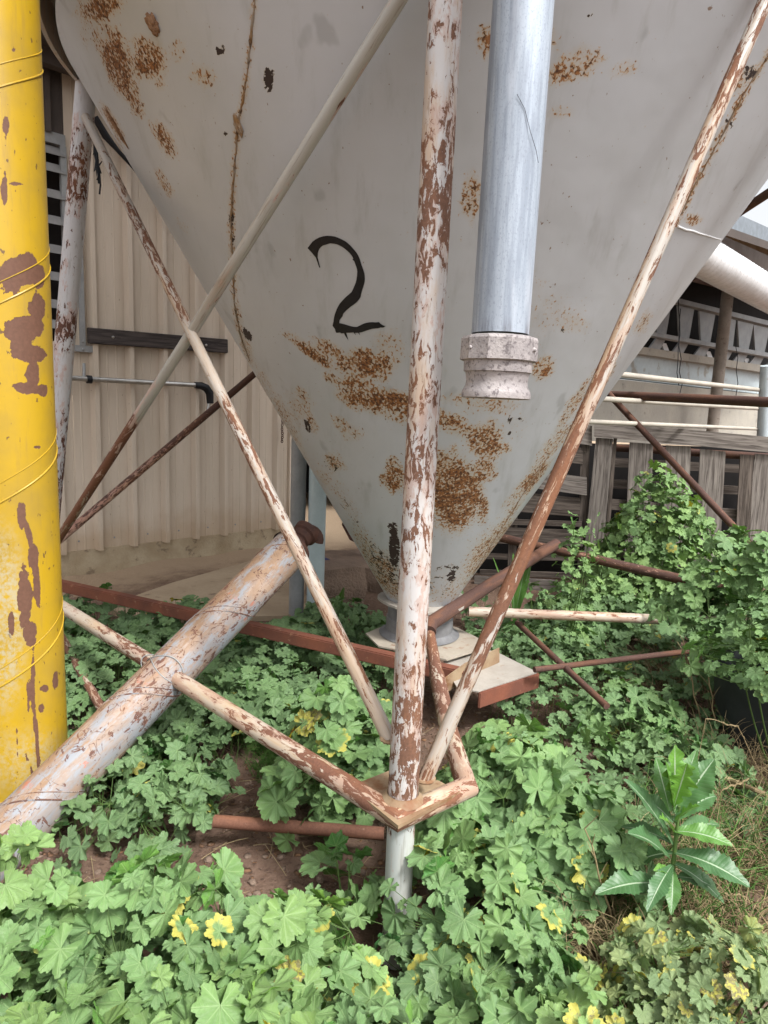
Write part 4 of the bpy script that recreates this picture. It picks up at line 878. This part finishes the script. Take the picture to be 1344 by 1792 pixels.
def leaves_mesh(name, P, N, T, S, RV, YE, mat, parent, bank, rs):
    vi = rs.randint(0, len(bank), len(P)); Vs, Fs, LC, LY = [], [], [], []; base = 0
    N = unit(N); Tt = unit(T - N * (T * N).sum(1, keepdims=True)); B = np.cross(Tt, N)
    for k, (bv, bt) in enumerate(bank):
        i = np.where(vi == k)[0]
        if not len(i): continue
        zs_ = rs.uniform(.4, 1.5, len(i))[:, None, None]
        v = (B[i][:, None] * bv[None, :, 0:1] + Tt[i][:, None] * bv[None, :, 1:2] + N[i][:, None] * bv[None, :, 2:3] * zs_) * S[i][:, None, None] + P[i][:, None]
        m_ = len(bv); Vs.append(v.reshape(-1, 3)); Fs.append((bt[None] + (np.arange(len(i)) * m_)[:, None, None] + base).reshape(-1, 3))
        lc = np.zeros((len(i), m_, 3)); lc[:, :, 0] = bv[None, :, 0]; lc[:, :, 1] = bv[None, :, 1]; lc[:, :, 2] = RV[i][:, None]
        LC.append(lc.reshape(-1, 3)); LY.append(np.repeat(YE[i], m_)); base += len(i) * m_
    return obj(name, np.concatenate(Vs), np.concatenate(Fs), mat, parent, True, {'lc': ('FLOAT_VECTOR', np.concatenate(LC)), 'ly': ('FLOAT', np.concatenate(LY))}, 0)
def tubes_mesh(name, A, Bm, C_, r0, r1, mat, parent, ns=5, k=4):
    """many curved stalks of one plant: quadratic curves A-Bm-C"""
    t = np.linspace(0, 1, ns)[None, :, None]; P = (1 - t) ** 2 * A[:, None] + 2 * t * (1 - t) * Bm[:, None] + t * t * C_[:, None]
    D = unit(np.gradient(P, axis=1)); ref = np.array([.3, .2, 1.0]); a = unit(np.cross(D, ref)); b = np.cross(D, a)
    ph = np.arange(k) * 2 * np.pi / k; r0 = np.broadcast_to(np.asarray(r0, float), (len(A),)); r1 = np.broadcast_to(np.asarray(r1, float), (len(A),))
    r = (r0[:, None] * (1 - t[..., 0]) + r1[:, None] * t[..., 0])[:, :, None, None]
    V = P[:, :, None] + r * (a[:, :, None] * np.cos(ph)[None, None, :, None] + b[:, :, None] * np.sin(ph)[None, None, :, None])
    n = len(A); V = V.reshape(-1, 3); j = np.arange(ns - 1)[:, None] * k; i = np.arange(k)[None]
    q = np.stack([j + i, j + (i + 1) % k, j + k + (i + 1) % k, j + k + i], -1).reshape(-1, 4)
    Fq = (q[None] + (np.arange(n) * ns * k)[:, None, None]).reshape(-1, 4)
    return obj(name, V, Fq, mat, parent, True, None, 0)

VIEW = np.array([0, -1, .6])
def plant(label, c, rad, h, n, size, mat='leafA', yel=.02, bank=HI, seed=0, aspect=1.0, rot=0, side=.35, zmin=.03, group='mallow plants', cat='weed plant', z0=0.0, name='mallow_plant', shape='dome', jit=.58):
    rs = np.random.RandomState(seed + 100)
    c = np.array([c[0], c[1], z0]); root = thing(name, tuple(c), label, cat, group)
    ph = rs.uniform(0, 2 * np.pi, n); u = np.sqrt(rs.uniform(0, 1, n))
    if shape == 'dome': top = h * (1 - .62 * u ** 2.2)
    elif shape == 'bell': top = h * (1 - .75 * u ** 1.6)
    elif shape == 'cone': top = h * (1 - .88 * u ** 1.1)
    else: top = h * (1 - .3 * u ** 3)
    lump_ = 1 + .22 * np.sin(ph * 3 + seed) * u + .12 * np.sin(ph * 7 + seed * 2)
    # foliage is thick near its outer skin, loose inside
    w_ = 1 - np.abs(rs.normal(0, .16, n)); lowm = rs.uniform(0, 1, n) < side; w_[lowm] = rs.uniform(.12, .95, lowm.sum())
    x = rad * u * np.cos(ph) * lump_; y = rad * aspect * u * np.sin(ph) * lump_
    X = x * math.cos(rot) - y * math.sin(rot); Y = x * math.sin(rot) + y * math.cos(rot)
    z = top * w_ * (1 + .10 * np.sin(X * 17 + seed) * np.cos(Y * 15)); z = np.where(z < zmin, zmin + rs.uniform(0, .12, n) * (h if zmin > .1 else .1), z)
    P = c + np.stack([X, Y, z], 1)
    outw = np.stack([X, Y, np.zeros(n)], 1) / rad
    N = outw * .75 + np.array([0, -.22, 1.0]) + rs.normal(0, jit, (n, 3))
    T = outw * 1.2 + rs.normal(0, .7, (n, 3)) + np.array([0, -.35, -.25])
    S = size * (.38 + .85 * rs.uniform(0, 1, n) ** .8) * (1 - .15 * lowm)
    RV = np.clip(rs.normal(.5, .28, n), 0, 1); YE = np.where(rs.uniform(0, 1, n) < yel, rs.uniform(.45, 1.0, n) , rs.uniform(0, .25, n))
    Tn = unit(N); Tt = unit(T - Tn * (T * Tn).sum(1, keepdims=True))
    # stems first, then each leaf stalk grows from the nearest stem
    ks = max(5, int(n / 26)); sp = rs.uniform(0, 2 * np.pi, ks); su = np.sqrt(rs.uniform(0.02, .8, ks))
    sx = rad * su * np.cos(sp); sy = rad * aspect * su * np.sin(sp)
    E_ = c + np.stack([sx * math.cos(rot) - sy * math.sin(rot), sx * math.sin(rot) + sy * math.cos(rot), h * (1 - .5 * su ** 2) * rs.uniform(.65, .95, ks)], 1)
    A0 = c + np.stack([rs.normal(0, .02, ks), rs.normal(0, .02, ks), np.full(ks, -.03)], 1); B0 = A0 * .45 + E_ * .55; B0[:, 2] = c[2] + (E_[:, 2] - c[2]) * .35
    tubes_mesh('stems', A0, B0, E_, .0045, .0025, M['stem'], root, 8, 5)
    leaves_mesh('foliage', P, N, T, S, RV, YE, M[mat], root, bank, rs)
    tt = np.linspace(.25, 1, 8)[None, :, None]; SP = ((1 - tt) ** 2 * A0[:, None] + 2 * tt * (1 - tt) * B0[:, None] + tt * tt * E_[:, None]).reshape(-1, 3)
    d = ((P[:, None] - SP[None]) ** 2).sum(2); d += 3 * np.maximum(0, SP[None, :, 2] - P[:, None, 2]) ** 2; near = SP[d.argmin(1)]
    dl = np.linalg.norm(near - P, axis=1, keepdims=True); near = P + (near - P) * np.minimum(1, S[:, None] * 4.5 / dl)
    mid = P * .5 + near * .5 + np.array([0, 0, -.012]); tubes_mesh('leaf_stalks', near, mid, P, .0014, .0011, M['stem'], root, 4, 3)
    return root

def pc(x, y, z): return onz(x, y, z)[:2]
PL = [
 # foreground, left to right
 ('large leaved mallow clump in the bottom left corner below the leaning tube', pc(60, 1640, .42), .34, .47, 210, .047, 'leafA', .02),
 ('pale mallow tops rising over the near end of the leaning tube', pc(20, 1540, .45), .2, .52, 90, .047, 'leafC', .01),
 ('broad mallow clump with yellow edged leaves at the lower left', pc(285, 1600, .42), .32, .50, 220, .047, 'leafA', .03),
 ('lush pale mallow clump left of the silo foot', pc(500, 1640, .38), .25, .43, 150, .047, 'leafC', .02),
 ('lowest mallow clump in the bottom left corner of the frame', pc(150, 1800, .46), .28, .50, 150, .048, 'leafC', .05),
 ('mallow clump at the bottom edge with the yellow blotched leaf', pc(400, 1790, .46), .26, .50, 140, .048, 'leafC', .07),
 ('mallow clump at the bottom edge just left of the silo foot', pc(620, 1800, .42), .22, .47, 110, .055, 'leafA', .02),
 # around the gap of bare soil
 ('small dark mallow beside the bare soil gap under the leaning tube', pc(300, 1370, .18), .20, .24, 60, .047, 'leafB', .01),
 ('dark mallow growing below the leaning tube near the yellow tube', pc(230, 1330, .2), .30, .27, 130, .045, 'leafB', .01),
 ('few dark mallow leaves left of the foot pipe at the soil gap', pc(600, 1510, .17), .13, .22, 18, .055, 'leafA', .02),
 ('bright mallow clump with two yellow leaves left of the front leg', pc(590, 1225, .44), .24, .50, 170, .049, 'leafA', .05),
 ('low mallow in front of the front leg brace, left of the leg base', pc(620, 1330, .2), .16, .24, 60, .042, 'leafA', .04),
 # right of the leg
 ('wide bright mallow clump right of the bent foot rail', pc(905, 1320, .40), .33, .46, 290, .050, 'leafA', .05),
 ('mallow clump with yellow leaf margins between the foot rail and the sow thistle', pc(1010, 1380, .36), .22, .40, 130, .049, 'leafA', .10),
 ('mallow clump directly right of the silo foot pipe', pc(830, 1500, .30), .26, .36, 160, .042, 'leafA', .06),
 ('dark low mallow against the right side of the foot pipe', pc(790, 1660, .16), .20, .20, 90, .040, 'leafB', .06),
 ('mallow clump with yellowed leaves at the bottom centre of the frame', pc(880, 1680, .22), .22, .26, 110, .040, 'leafA', .12),
 ('small mallow at the bottom edge right of centre', pc(1010, 1770, .26), .17, .30, 90, .036, 'leafC', .05),
 ('mallow sprays left of the sow thistle stem', pc(930, 1580, .22), .14, .24, 45, .042, 'leafA', .1),
 ('pale mallow beside the loose end of the gate handle', pc(885, 1265, .3), .15, .33, 55, .040, 'leafC', .02),
 # right middle
 ('mallow clump under the crossing thin rods right of the outlet tray', pc(1110, 1225, .22), .30, .27, 170, .040, 'leafA', .02),
 ('mallow clump behind the sow thistle beside the dark tub', pc(1190, 1310, .16), .28, .22, 170, .034, 'leafB', .03),
]
for i, (lb, c, r, h, n, s, mt, ye) in enumerate(PL):
    plant(lb, c, r, h, int(n * (1.65 if i < 8 else .95)), s * (1.0 if i < 9 else 1.14), mt, ye * (.9 if i < 9 else .9), HI, i * 7 + 1)
plant('pale small leaved mallow with withered yellow leaves in the bottom right corner', pc(1250, 1680, .25), 0.26, .30, 460, .028, 'leafD', .15, HI, 301)
plant('small leaved yellowing mallow low beside the frame corner, left of the withered one', pc(1130, 1740, .18), .13, .2, 110, .026, 'leafD', .15, HI, 302)
plant('tall pointed mallow bush in front of the grey pallet', onY(1140, 1045, 4.75)[:2], .52, 1.18, 1500, .046, 'leafC', .01, LOW, 311, 1, 0, .4, .0, shape='bell', jit=.5)
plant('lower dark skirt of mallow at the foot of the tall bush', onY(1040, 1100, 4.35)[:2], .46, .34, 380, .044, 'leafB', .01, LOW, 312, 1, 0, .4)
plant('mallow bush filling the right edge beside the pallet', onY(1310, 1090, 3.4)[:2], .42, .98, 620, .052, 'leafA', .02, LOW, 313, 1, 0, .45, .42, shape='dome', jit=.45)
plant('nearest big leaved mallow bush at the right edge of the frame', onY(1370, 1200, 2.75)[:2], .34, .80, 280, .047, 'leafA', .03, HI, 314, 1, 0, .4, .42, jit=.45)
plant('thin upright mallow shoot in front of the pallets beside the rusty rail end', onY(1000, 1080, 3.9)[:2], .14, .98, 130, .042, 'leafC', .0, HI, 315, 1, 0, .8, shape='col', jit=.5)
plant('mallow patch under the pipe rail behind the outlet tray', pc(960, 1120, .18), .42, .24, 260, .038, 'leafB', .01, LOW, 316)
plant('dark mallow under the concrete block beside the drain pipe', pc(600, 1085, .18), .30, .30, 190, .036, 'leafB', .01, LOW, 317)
plant('two leaved mallow seedling against the lowest pallet board', onY(935, 1095, 4.4)[:2], .10, .42, 16, .045, 'leafC', 0, HI, 318, shape='col')

# one carpet of small mallow between the wall and the silo: nobody could count it
def carpet(name, label, regions, mat, seed, size):
    rs = np.random.RandomState(seed); P = []; S = []
    for x0, x1, y0, y1, h, n in regions:
        X = rs.uniform(x0, x1, n); Y = rs.uniform(y0, y1, n); hh = h * (.55 + .45 * np.sin(X * 6 + Y * 3) * np.cos(Y * 5 - X * 2)) * rs.uniform(.45, 1.1, n) + .03
        P.append(np.stack([X, Y, hh], 1)); S.append(size * rs.uniform(.5, 1.15, n))
    P = np.concatenate(P); S = np.concatenate(S); n = len(P)
    keep = np.ones(n, bool)
    for (cx_, cy_, rx_, ry_) in [(-.42, 2.2, .36, .42), (-.55, 1.9, .25, .25)]: keep &= ((P[:, 0] - cx_) / rx_) ** 2 + ((P[:, 1] - cy_) / ry_) ** 2 > 1
    P = P[keep]; S = S[keep]; n = len(P)
    N = np.array([0, -.25, 1.0]) + rs.normal(0, .38, (n, 3)); T = rs.normal(0, 1, (n, 3)) + np.array([0, -.6, 0])
    RV = np.clip(rs.normal(.5, .28, n), 0, 1); YE = np.where(rs.uniform(0, 1, n) < .012, .8, rs.uniform(0, .1, n))
    o = leaves_mesh(name, P, N, T, S, RV, YE, M[mat], None, LOW, rs)
    tag(o, label, 'ground cover', None, 'stuff')
    G_ = P.copy(); G_[:, 2] = -.02; G_[:, :2] += rs.normal(0, .03, (n, 2)); s2 = tubes_mesh('leaf_stalks', G_, (G_ + P) / 2 + rs.normal(0, .02, (n, 3)), P, .0015, .0012, M['stem'], o, 4, 3); s2['kind'] = 'stuff'
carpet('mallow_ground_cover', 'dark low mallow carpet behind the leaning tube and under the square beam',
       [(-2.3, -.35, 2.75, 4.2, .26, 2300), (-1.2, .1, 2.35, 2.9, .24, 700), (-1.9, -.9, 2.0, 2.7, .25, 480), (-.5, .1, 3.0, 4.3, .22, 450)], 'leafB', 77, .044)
carpet('mallow_ground_cover', 'low mallow carpet among dry stalks on the right below the pallets',
       [(.55, 2.6, 2.9, 4.6, .20, 1300), (.5, 1.5, 2.1, 2.9, .16, 260)], 'leafB', 78, .040)

# sow thistle with long toothed leaves
def m_thistle():
    t = NT('thistle_leaf'); lc = t.attr('lc', 'Vector'); sx = t.n('ShaderNodeSeparateXYZ'); t.put(sx.inputs[0], lc); u, v, b = sx.outputs
    au = t.math('ABSOLUTE', u); mid = t.step(au, .075, .03)
    sv = t.math('ABSOLUTE', t.math('SUBTRACT', t.math('FRACT', t.math('MULTIPLY', t.math('SUBTRACT', v, t.math('MULTIPLY', au, .09)), 17)), .5))
    c = t.mix(b, (.070, .165, .055), (.16, .36, .035)); c = t.mix(t.math('MULTIPLY', t.noise(lc, 7, 3), .4), c, (.04, .10, .06))
    c = t.mix(t.math('MULTIPLY', t.step(sv, .12, .03), .25), c, (.2, .3, .18)); c = t.mix(t.math('MULTIPLY', mid, .85), c, (.42, .52, .36))
    p = t.bsdf(c, .42, 0, t.bump(t.math('MAXIMUM', mid, t.math('MULTIPLY', sv, .6)), .5, .002), .5); tr = t.n('ShaderNodeBsdfTranslucent'); t.put(tr.inputs[0], t.mix(.5, c, (.25, .4, .04)))
    ms = t.n('ShaderNodeMixShader'); ms.inputs[0].default_value = .18; t.t.links.new(p, ms.inputs[1]); t.t.links.new(tr.outputs[0], ms.inputs[2]); return t.done(ms.outputs[0])
M['thistle'] = m_thistle()
def long_leaf(base, mid, tip, wmax, bright, mat, par, lobed=0, nm='leaf', seed=0):
    rs = random.Random(seed); base, mid, tip = [np.asarray(q, float) for q in (base, mid, tip)]; n = 46; V = []; LC = []
    for i in range(n + 1):
        t = i / n; P = (1 - t) ** 2 * base + 2 * t * (1 - t) * mid + t * t * tip; D = unit(2 * (1 - t) * (mid - base) + 2 * t * (tip - mid))
        sd = np.cross(D, [0, -.35, 1.0]); sd /= np.linalg.norm(sd); nn = np.cross(sd, D)
        w_ = wmax * (math.sin(math.pi * min(1, t * .86 + .06)) ** .75 * (.45 + .7 * t if t < .62 else (1 - t) * 1.35 + .37)) * (1 if t < .985 else .25)
        tooth = (.90, 1.05, .97)[i % 3]
        if lobed: tooth = .45 + .75 * abs(math.sin(t * 13)); 
        for s_ in (-1, -.62, -.28, 0, .28, .62, 1):
            ww = w_ * (tooth if abs(s_) == 1 else 1) * rs.uniform(.97, 1.03)
            V.append(P + sd * s_ * ww + nn * (abs(s_) * ww * .32 + .10 * ww * math.sin(t * 21 + s_) * (abs(s_) > .5)) - nn * 0.0); LC.append((s_, t, bright))
    Fc = [[j * 7 + k, j * 7 + k + 1, (j + 1) * 7 + k + 1, (j + 1) * 7 + k] for j in range(n) for k in range(6)]
    return obj(nm, V, Fc, mat, par, True, {'lc': ('FLOAT_VECTOR', LC)}, 0)
YT = 1.72
def zt_(a, b): return (1000 + a / 3.895, 1180 + b / 3.895)
tb_ = onY(*zt_(690, 1330), YT); sow = thing('sow_thistle', (tb_[0], YT, 0), 'sow thistle with long toothed blue green leaves standing in dry grass at the lower right', 'weed plant')
st0 = np.array([tb_[0] + .0, YT + .01, -.02]); st1 = onY(*zt_(735, 900), YT); pipe('main_stem', [st0, (st0 + st1) / 2 + [.004, 0, 0], st1], [.008, .007, .004], M['stem'], sow, 0, 10, None)
for k, (b, t_, dY, wd, br, lobed) in enumerate([((690, 1160), (355, 715), .02, .021, .0, 0), ((650, 1270), (385, 1085), -.07, .027, .0, 0), ((570, 1440), (165, 1500), -.08, .029, .05, 0), ((690, 1300), (515, 1620), -.13, .020, .0, 0),
        ((740, 1215), (1215, 1450), -.09, .034, .0, 0), ((730, 1070), (1097, 1170), -.05, .026, .55, 0), ((750, 950), (972, 580), .05, .038, .1, 0), ((610, 930), (575, 570), .06, .026, .35, 0),
        ((735, 900), (705, 480), .0, .033, .8, 1), ((740, 890), (790, 605), -.03, .026, 1.0, 1), ((650, 1150), (340, 1040), .10, .02, .0, 0), ((820, 1380), (950, 1440), -.03, .022, .0, 0), ((690, 1350), (560, 1340), -.04, .012, .8, 0),
        ((700, 1010), (450, 820), .09, .024, .1, 0), ((730, 1000), (985, 830), .09, .026, .1, 0), ((735, 940), (850, 520), .07, .024, .3, 0), ((740, 930), (640, 590), -.03, .018, .7, 1), ((745, 1100), (1010, 1030), .10, .022, .1, 0), ((690, 1220), (430, 1290), .06, .022, .0, 0), ((720, 1290), (1040, 1560), -.04, .022, .05, 0), ((700, 1330), (680, 1640), -.10, .018, .3, 0), ((735, 1000), (880, 900), -.05, .014, .9, 1), ((720, 1080), (600, 980), -.06, .014, .9, 1)]):
    B_ = onY(*zt_(690 + (b[0] - 690) * .25, b[1]), YT); T_ = onY(*zt_(*t_), YT + dY); L = np.linalg.norm(T_ - B_)
    mid = (B_ + T_) / 2 + np.array([0, 0, L * (.16 if t_[1] > 700 else .03)]); long_leaf(B_, mid, T_, wd * 1.5, br, M['thistle'], sow, lobed, 'leaf', k)
# smaller broad leaved seedlings by the pallets and the outlet
def dock(label, base, tips, wd, br, seed):
    r = thing('dock_seedling', tuple(base), label, 'weed plant')
    for k, t in enumerate(tips): long_leaf(base, (base + t) / 2 + [0, 0, .03], t, wd, br, M['thistle'], r, 0, 'leaf', seed + k)
dock('smooth upright green leaf growing beside the concrete block', onz(588, 1085, .02), [onY(602, 1028, 4.15), onY(583, 1045, 4.2)], .030, .6, 40)
bb = onY(905, 1010, 4.3); dock('small dark leaved seedling rising behind the right brace', np.array([bb[0], bb[1], .1]), [onY(862, 975, 4.2), onY(898, 968, 4.3), onY(925, 962, 4.3), onY(870, 1010, 4.2), onY(930, 985, 4.35)], .03, .6, 60)

# grass, straw and litter
def blades(name, label, regions, mat, seed, L=.12, wd=.0022, lean=.6, cat='grass'):
    rs = np.random.RandomState(seed); A = []; 
    for cx_, cy_, rx_, ry_, n in regions:
        a = rs.uniform(0, 2 * np.pi, n); u = np.sqrt(rs.uniform(0, 1, n)); A.append(np.stack([cx_ + rx_ * u * np.cos(a), cy_ + ry_ * u * np.sin(a), np.zeros(n)], 1))
    A = np.concatenate(A); n = len(A); a = rs.uniform(0, 2 * np.pi, n); l = L * rs.uniform(.4, 1.3, n); ln = lean * rs.uniform(.3, 1.4, n)
    D = np.stack([np.cos(a) * ln, np.sin(a) * ln, np.ones(n)], 1); Dn = unit(D); C_ = A + Dn * l[:, None] - np.array([0, 0, 1]) * (l * ln * .25)[:, None]; Bm = A + (Dn * .5 + np.array([0, 0, .25])) * l[:, None]
    C_[:, 2] = np.maximum(C_[:, 2], .004)
    return tag(tubes_mesh(name, A, Bm, C_, wd, wd * .25, mat, None, 5, 3), label, cat, None, 'stuff')
g0 = pc(505, 1340, .02); g1 = pc(470, 1300, .02)
blades('green_grass', 'fine bright grass tuft on the soil gap left of the front leg', [(g0[0], g0[1], .16, .14, 520), (g1[0], g1[1], .12, .10, 260)], M['grass'], 5, .10, .0018, 1.0)
q = [pc(1150, 1600, .02), pc(1280, 1480, .02), pc(1010, 1560, .02), pc(1180, 1180, .05), pc(1080, 1700, .02), pc(1300, 1360, .02)]
blades('dry_grass', 'tangle of dry straw coloured grass around the sow thistle', [(q[0][0], q[0][1], .30, .22, 900), (q[1][0], q[1][1], .36, .22, 1000), (q[2][0], q[2][1], .2, .2, 420), (q[3][0], q[3][1], .35, .25, 420), (q[4][0], q[4][1], .3, .2, 500), (q[5][0], q[5][1], .3, .25, 500)], M['straw'], 6, .24, .0019, 1.35)
blades('green_grass', 'thin green grass blades mixed into the dry straw at the lower right', [(q[0][0], q[0][1], .3, .2, 420), (q[1][0], q[1][1], .35, .25, 520), (q[2][0], q[2][1], .2, .2, 120)], M['grass'], 8, .24, .0024, 1.0)
def litter(name, label, mat, n, seed, box_, s0, s1, cat, flat=.25):
    rs = np.random.RandomState(seed); bm = bmesh.new(); bmesh.ops.create_icosphere(bm, subdivisions=1, radius=1); bv = np.array([v.co for v in bm.verts]); bt = np.array([[v.index for v in f.verts] for f in bm.faces]); bm.free()
    P = np.stack([rs.uniform(box_[0], box_[1], n), rs.uniform(box_[2], box_[3], n) , np.zeros(n)], 1); P[:, 2] = [ground_h(a, b) - .008 for a, b in P[:, :2]]
    S = s0 + (s1 - s0) * rs.uniform(0, 1, n) ** 3; R = unit(rs.normal(0, 1, (n, 3))); ax = unit(np.cross(R, [0, 0, 1])); ay = np.cross([0, 0, 1], ax)
    st = rs.uniform(.5, 1.6, (n, 3)); st[:, 2] *= flat; b = bv[None] * st[:, None] * rs.uniform(.75, 1.25, (n, len(bv), 1))
    V = P[:, None] + (ax[:, None] * b[:, :, 0:1] + ay[:, None] * b[:, :, 1:2] + np.array([0, 0, 1.0]) * b[:, :, 2:3]) * S[:, None, None]
    Fc = (bt[None] + (np.arange(n) * len(bv))[:, None, None]).reshape(-1, 3); return tag(obj(name, V.reshape(-1, 3), Fc, mat, None, False), label, cat, None, 'stuff')
litter('pebbles', 'small brown stones and crumbs scattered over the soil', M['stone'], 7000, 1, (-2.6, 2.4, .7, 5), .003, .016, 'gravel', .6)
litter('leaf_litter', 'scattered brown dead leaf pieces on the soil under the plants', M['deadleaf'], 12000, 2, (-1.4, 2.2, .8, 4.2), .003, .012, 'leaf litter', .12)
rs = np.random.RandomState(3); n = 1500; A = np.stack([rs.uniform(-1.2, 2.0, n), rs.uniform(.8, 4, n), rs.uniform(.002, .03, n)], 1); a = rs.uniform(0, 6.28, n); l = rs.uniform(.03, .16, n)
C_ = A + np.stack([np.cos(a) * l, np.sin(a) * l, rs.uniform(-.01, .03, n)], 1); tag(tubes_mesh('straw_litter', A, (A + C_) / 2 + rs.normal(0, .006, (n, 3)), C_, .0012, .0008, M['straw'], None, 4, 3), 'pale dry stalks lying over the soil', 'straw', None, 'stuff')
# tall dry stalks and seed heads
for k, (x, y, dx, dy, hh, lb) in enumerate([(1228, 1290, -35, -170, .02, 'pale bleached dry stalk leaning beside the dark tub'), (1255, 1300, -20, -140, .02, 'second bleached stalk standing right of the first beside the dark tub'), (1240, 1200, -60, -60, .02, 'short bleached stalk leaning left above the dark tub'),
        (1075, 1650, -50, -200, .02, 'brown dry stalk left of the sow thistle'), (1300, 1700, 60, -90, .02, 'yellow grass stalk at the lower right edge')]):
    A_ = onz(x, y, .0); Yb = A_[1]; m = MB(); P = [A_ + [0, 0, -.02]]
    for j in range(1, 8): P.append(onY(x + dx * (j / 7) ** 1.3 + rnd.uniform(-3, 3), y + dy * j / 7, Yb - .02 * j / 7))
    m.tube(P, [.004 - .0003 * j for j in range(8)], 6)
    for j in range(3, 8):
        m.tube([P[j], P[j] + np.array([rnd.uniform(-.05, .05), rnd.uniform(-.03, .03), .05])], [.0018, .0008], 4)
    tag(m.build('dry_stalk', M['straw'], None), lb, 'dry stalk', 'tall dry stalks in the weeds')
for k, (pts, lb) in enumerate([([(1080, 1640), (1130, 1560), (1230, 1530), (1344, 1515)], 'long green seed head arching across the lower leaves of the sow thistle'), ([(1240, 1560), (1290, 1565), (1336, 1590)], 'drooping pale seed head right of the sow thistle'),
        ([(1235, 1258), (1290, 1270), (1330, 1350)], 'pale arching grass stem in front of the dark tub'), ([(1240, 1440), (1262, 1385), (1310, 1362)], 'thin seed stem beside the right leaves of the sow thistle')]):
    m = MB(); P = [onY(x, y, 1.8 if k != 2 else 2.3) for x, y in pts]; Q = []
    for a_, b_ in zip(P, P[1:]):
        for j in range(8): Q.append(a_ + (b_ - a_) * j / 8 + np.array([0, 0, .004 * math.sin(j * .8)]))
    Q.append(P[-1]); g_ = np.array([Q[0][0], Q[0][1] + .05, -.01]); m.tube([g_] + Q, .0013, 5)
    for j in range(4, len(Q) - 1):
        d = unit(Q[j + 1] - Q[j]); s_ = (-1) ** j; m.tube([Q[j], Q[j] + d * .006 + np.array([0, 0, .003 * s_]), Q[j] + d * .014 + np.array([0, 0, .002 * s_])], [.0008, .0022, .0006], 5)
    tag(m.build('grass_stem', M['grass'] if k == 0 else M['straw'], None), lb, 'grass stem', 'seeding grass stems')
# twigs, dark tub, small base slab at left
tub_c = onz(1345, 1325, 0); m = MB(); m.lathe((tub_c[0] + .06, tub_c[1] + .15, 0), [(.19, -.02), (.20, 0), (.245, .30), (.25, .34), (.262, .345), (.262, .36), (.235, .36), (.19, .05), (0, .05)], 48)
tag(m.build('plastic_tub', M['blackplastic'], None), 'dark grey plastic tub half hidden by weeds at the right edge', 'tub')
for k, (a_, b_, r, lb) in enumerate([((1232, 1345), (1344, 1392), .009, 'green brown cane lying beside the dark tub'), ((1130, 1290), (1165, 1312), .008, 'short broken twig among the mallow behind the sow thistle')]):
    P = [onz(a_[0] + (b_[0] - a_[0]) * j / 5, a_[1] + (b_[1] - a_[1]) * j / 5, .12 + .01 * math.sin(j * 2)) for j in range(6)]; tag(pipe('twig', P, r, M['straw'], None, 0, 8, None), lb, 'twig')
sb_ = onz(-10, 1440, .02); m = MB(); m.box(sb_ + [-.1, .1, .03], (.16, .05, 0), (-.04, .12, 0), (0, 0, .05), .012); tag(m.build('timber_block', M['slab'], None), 'pale block at the left edge beside the foot of the yellow tube', 'block')
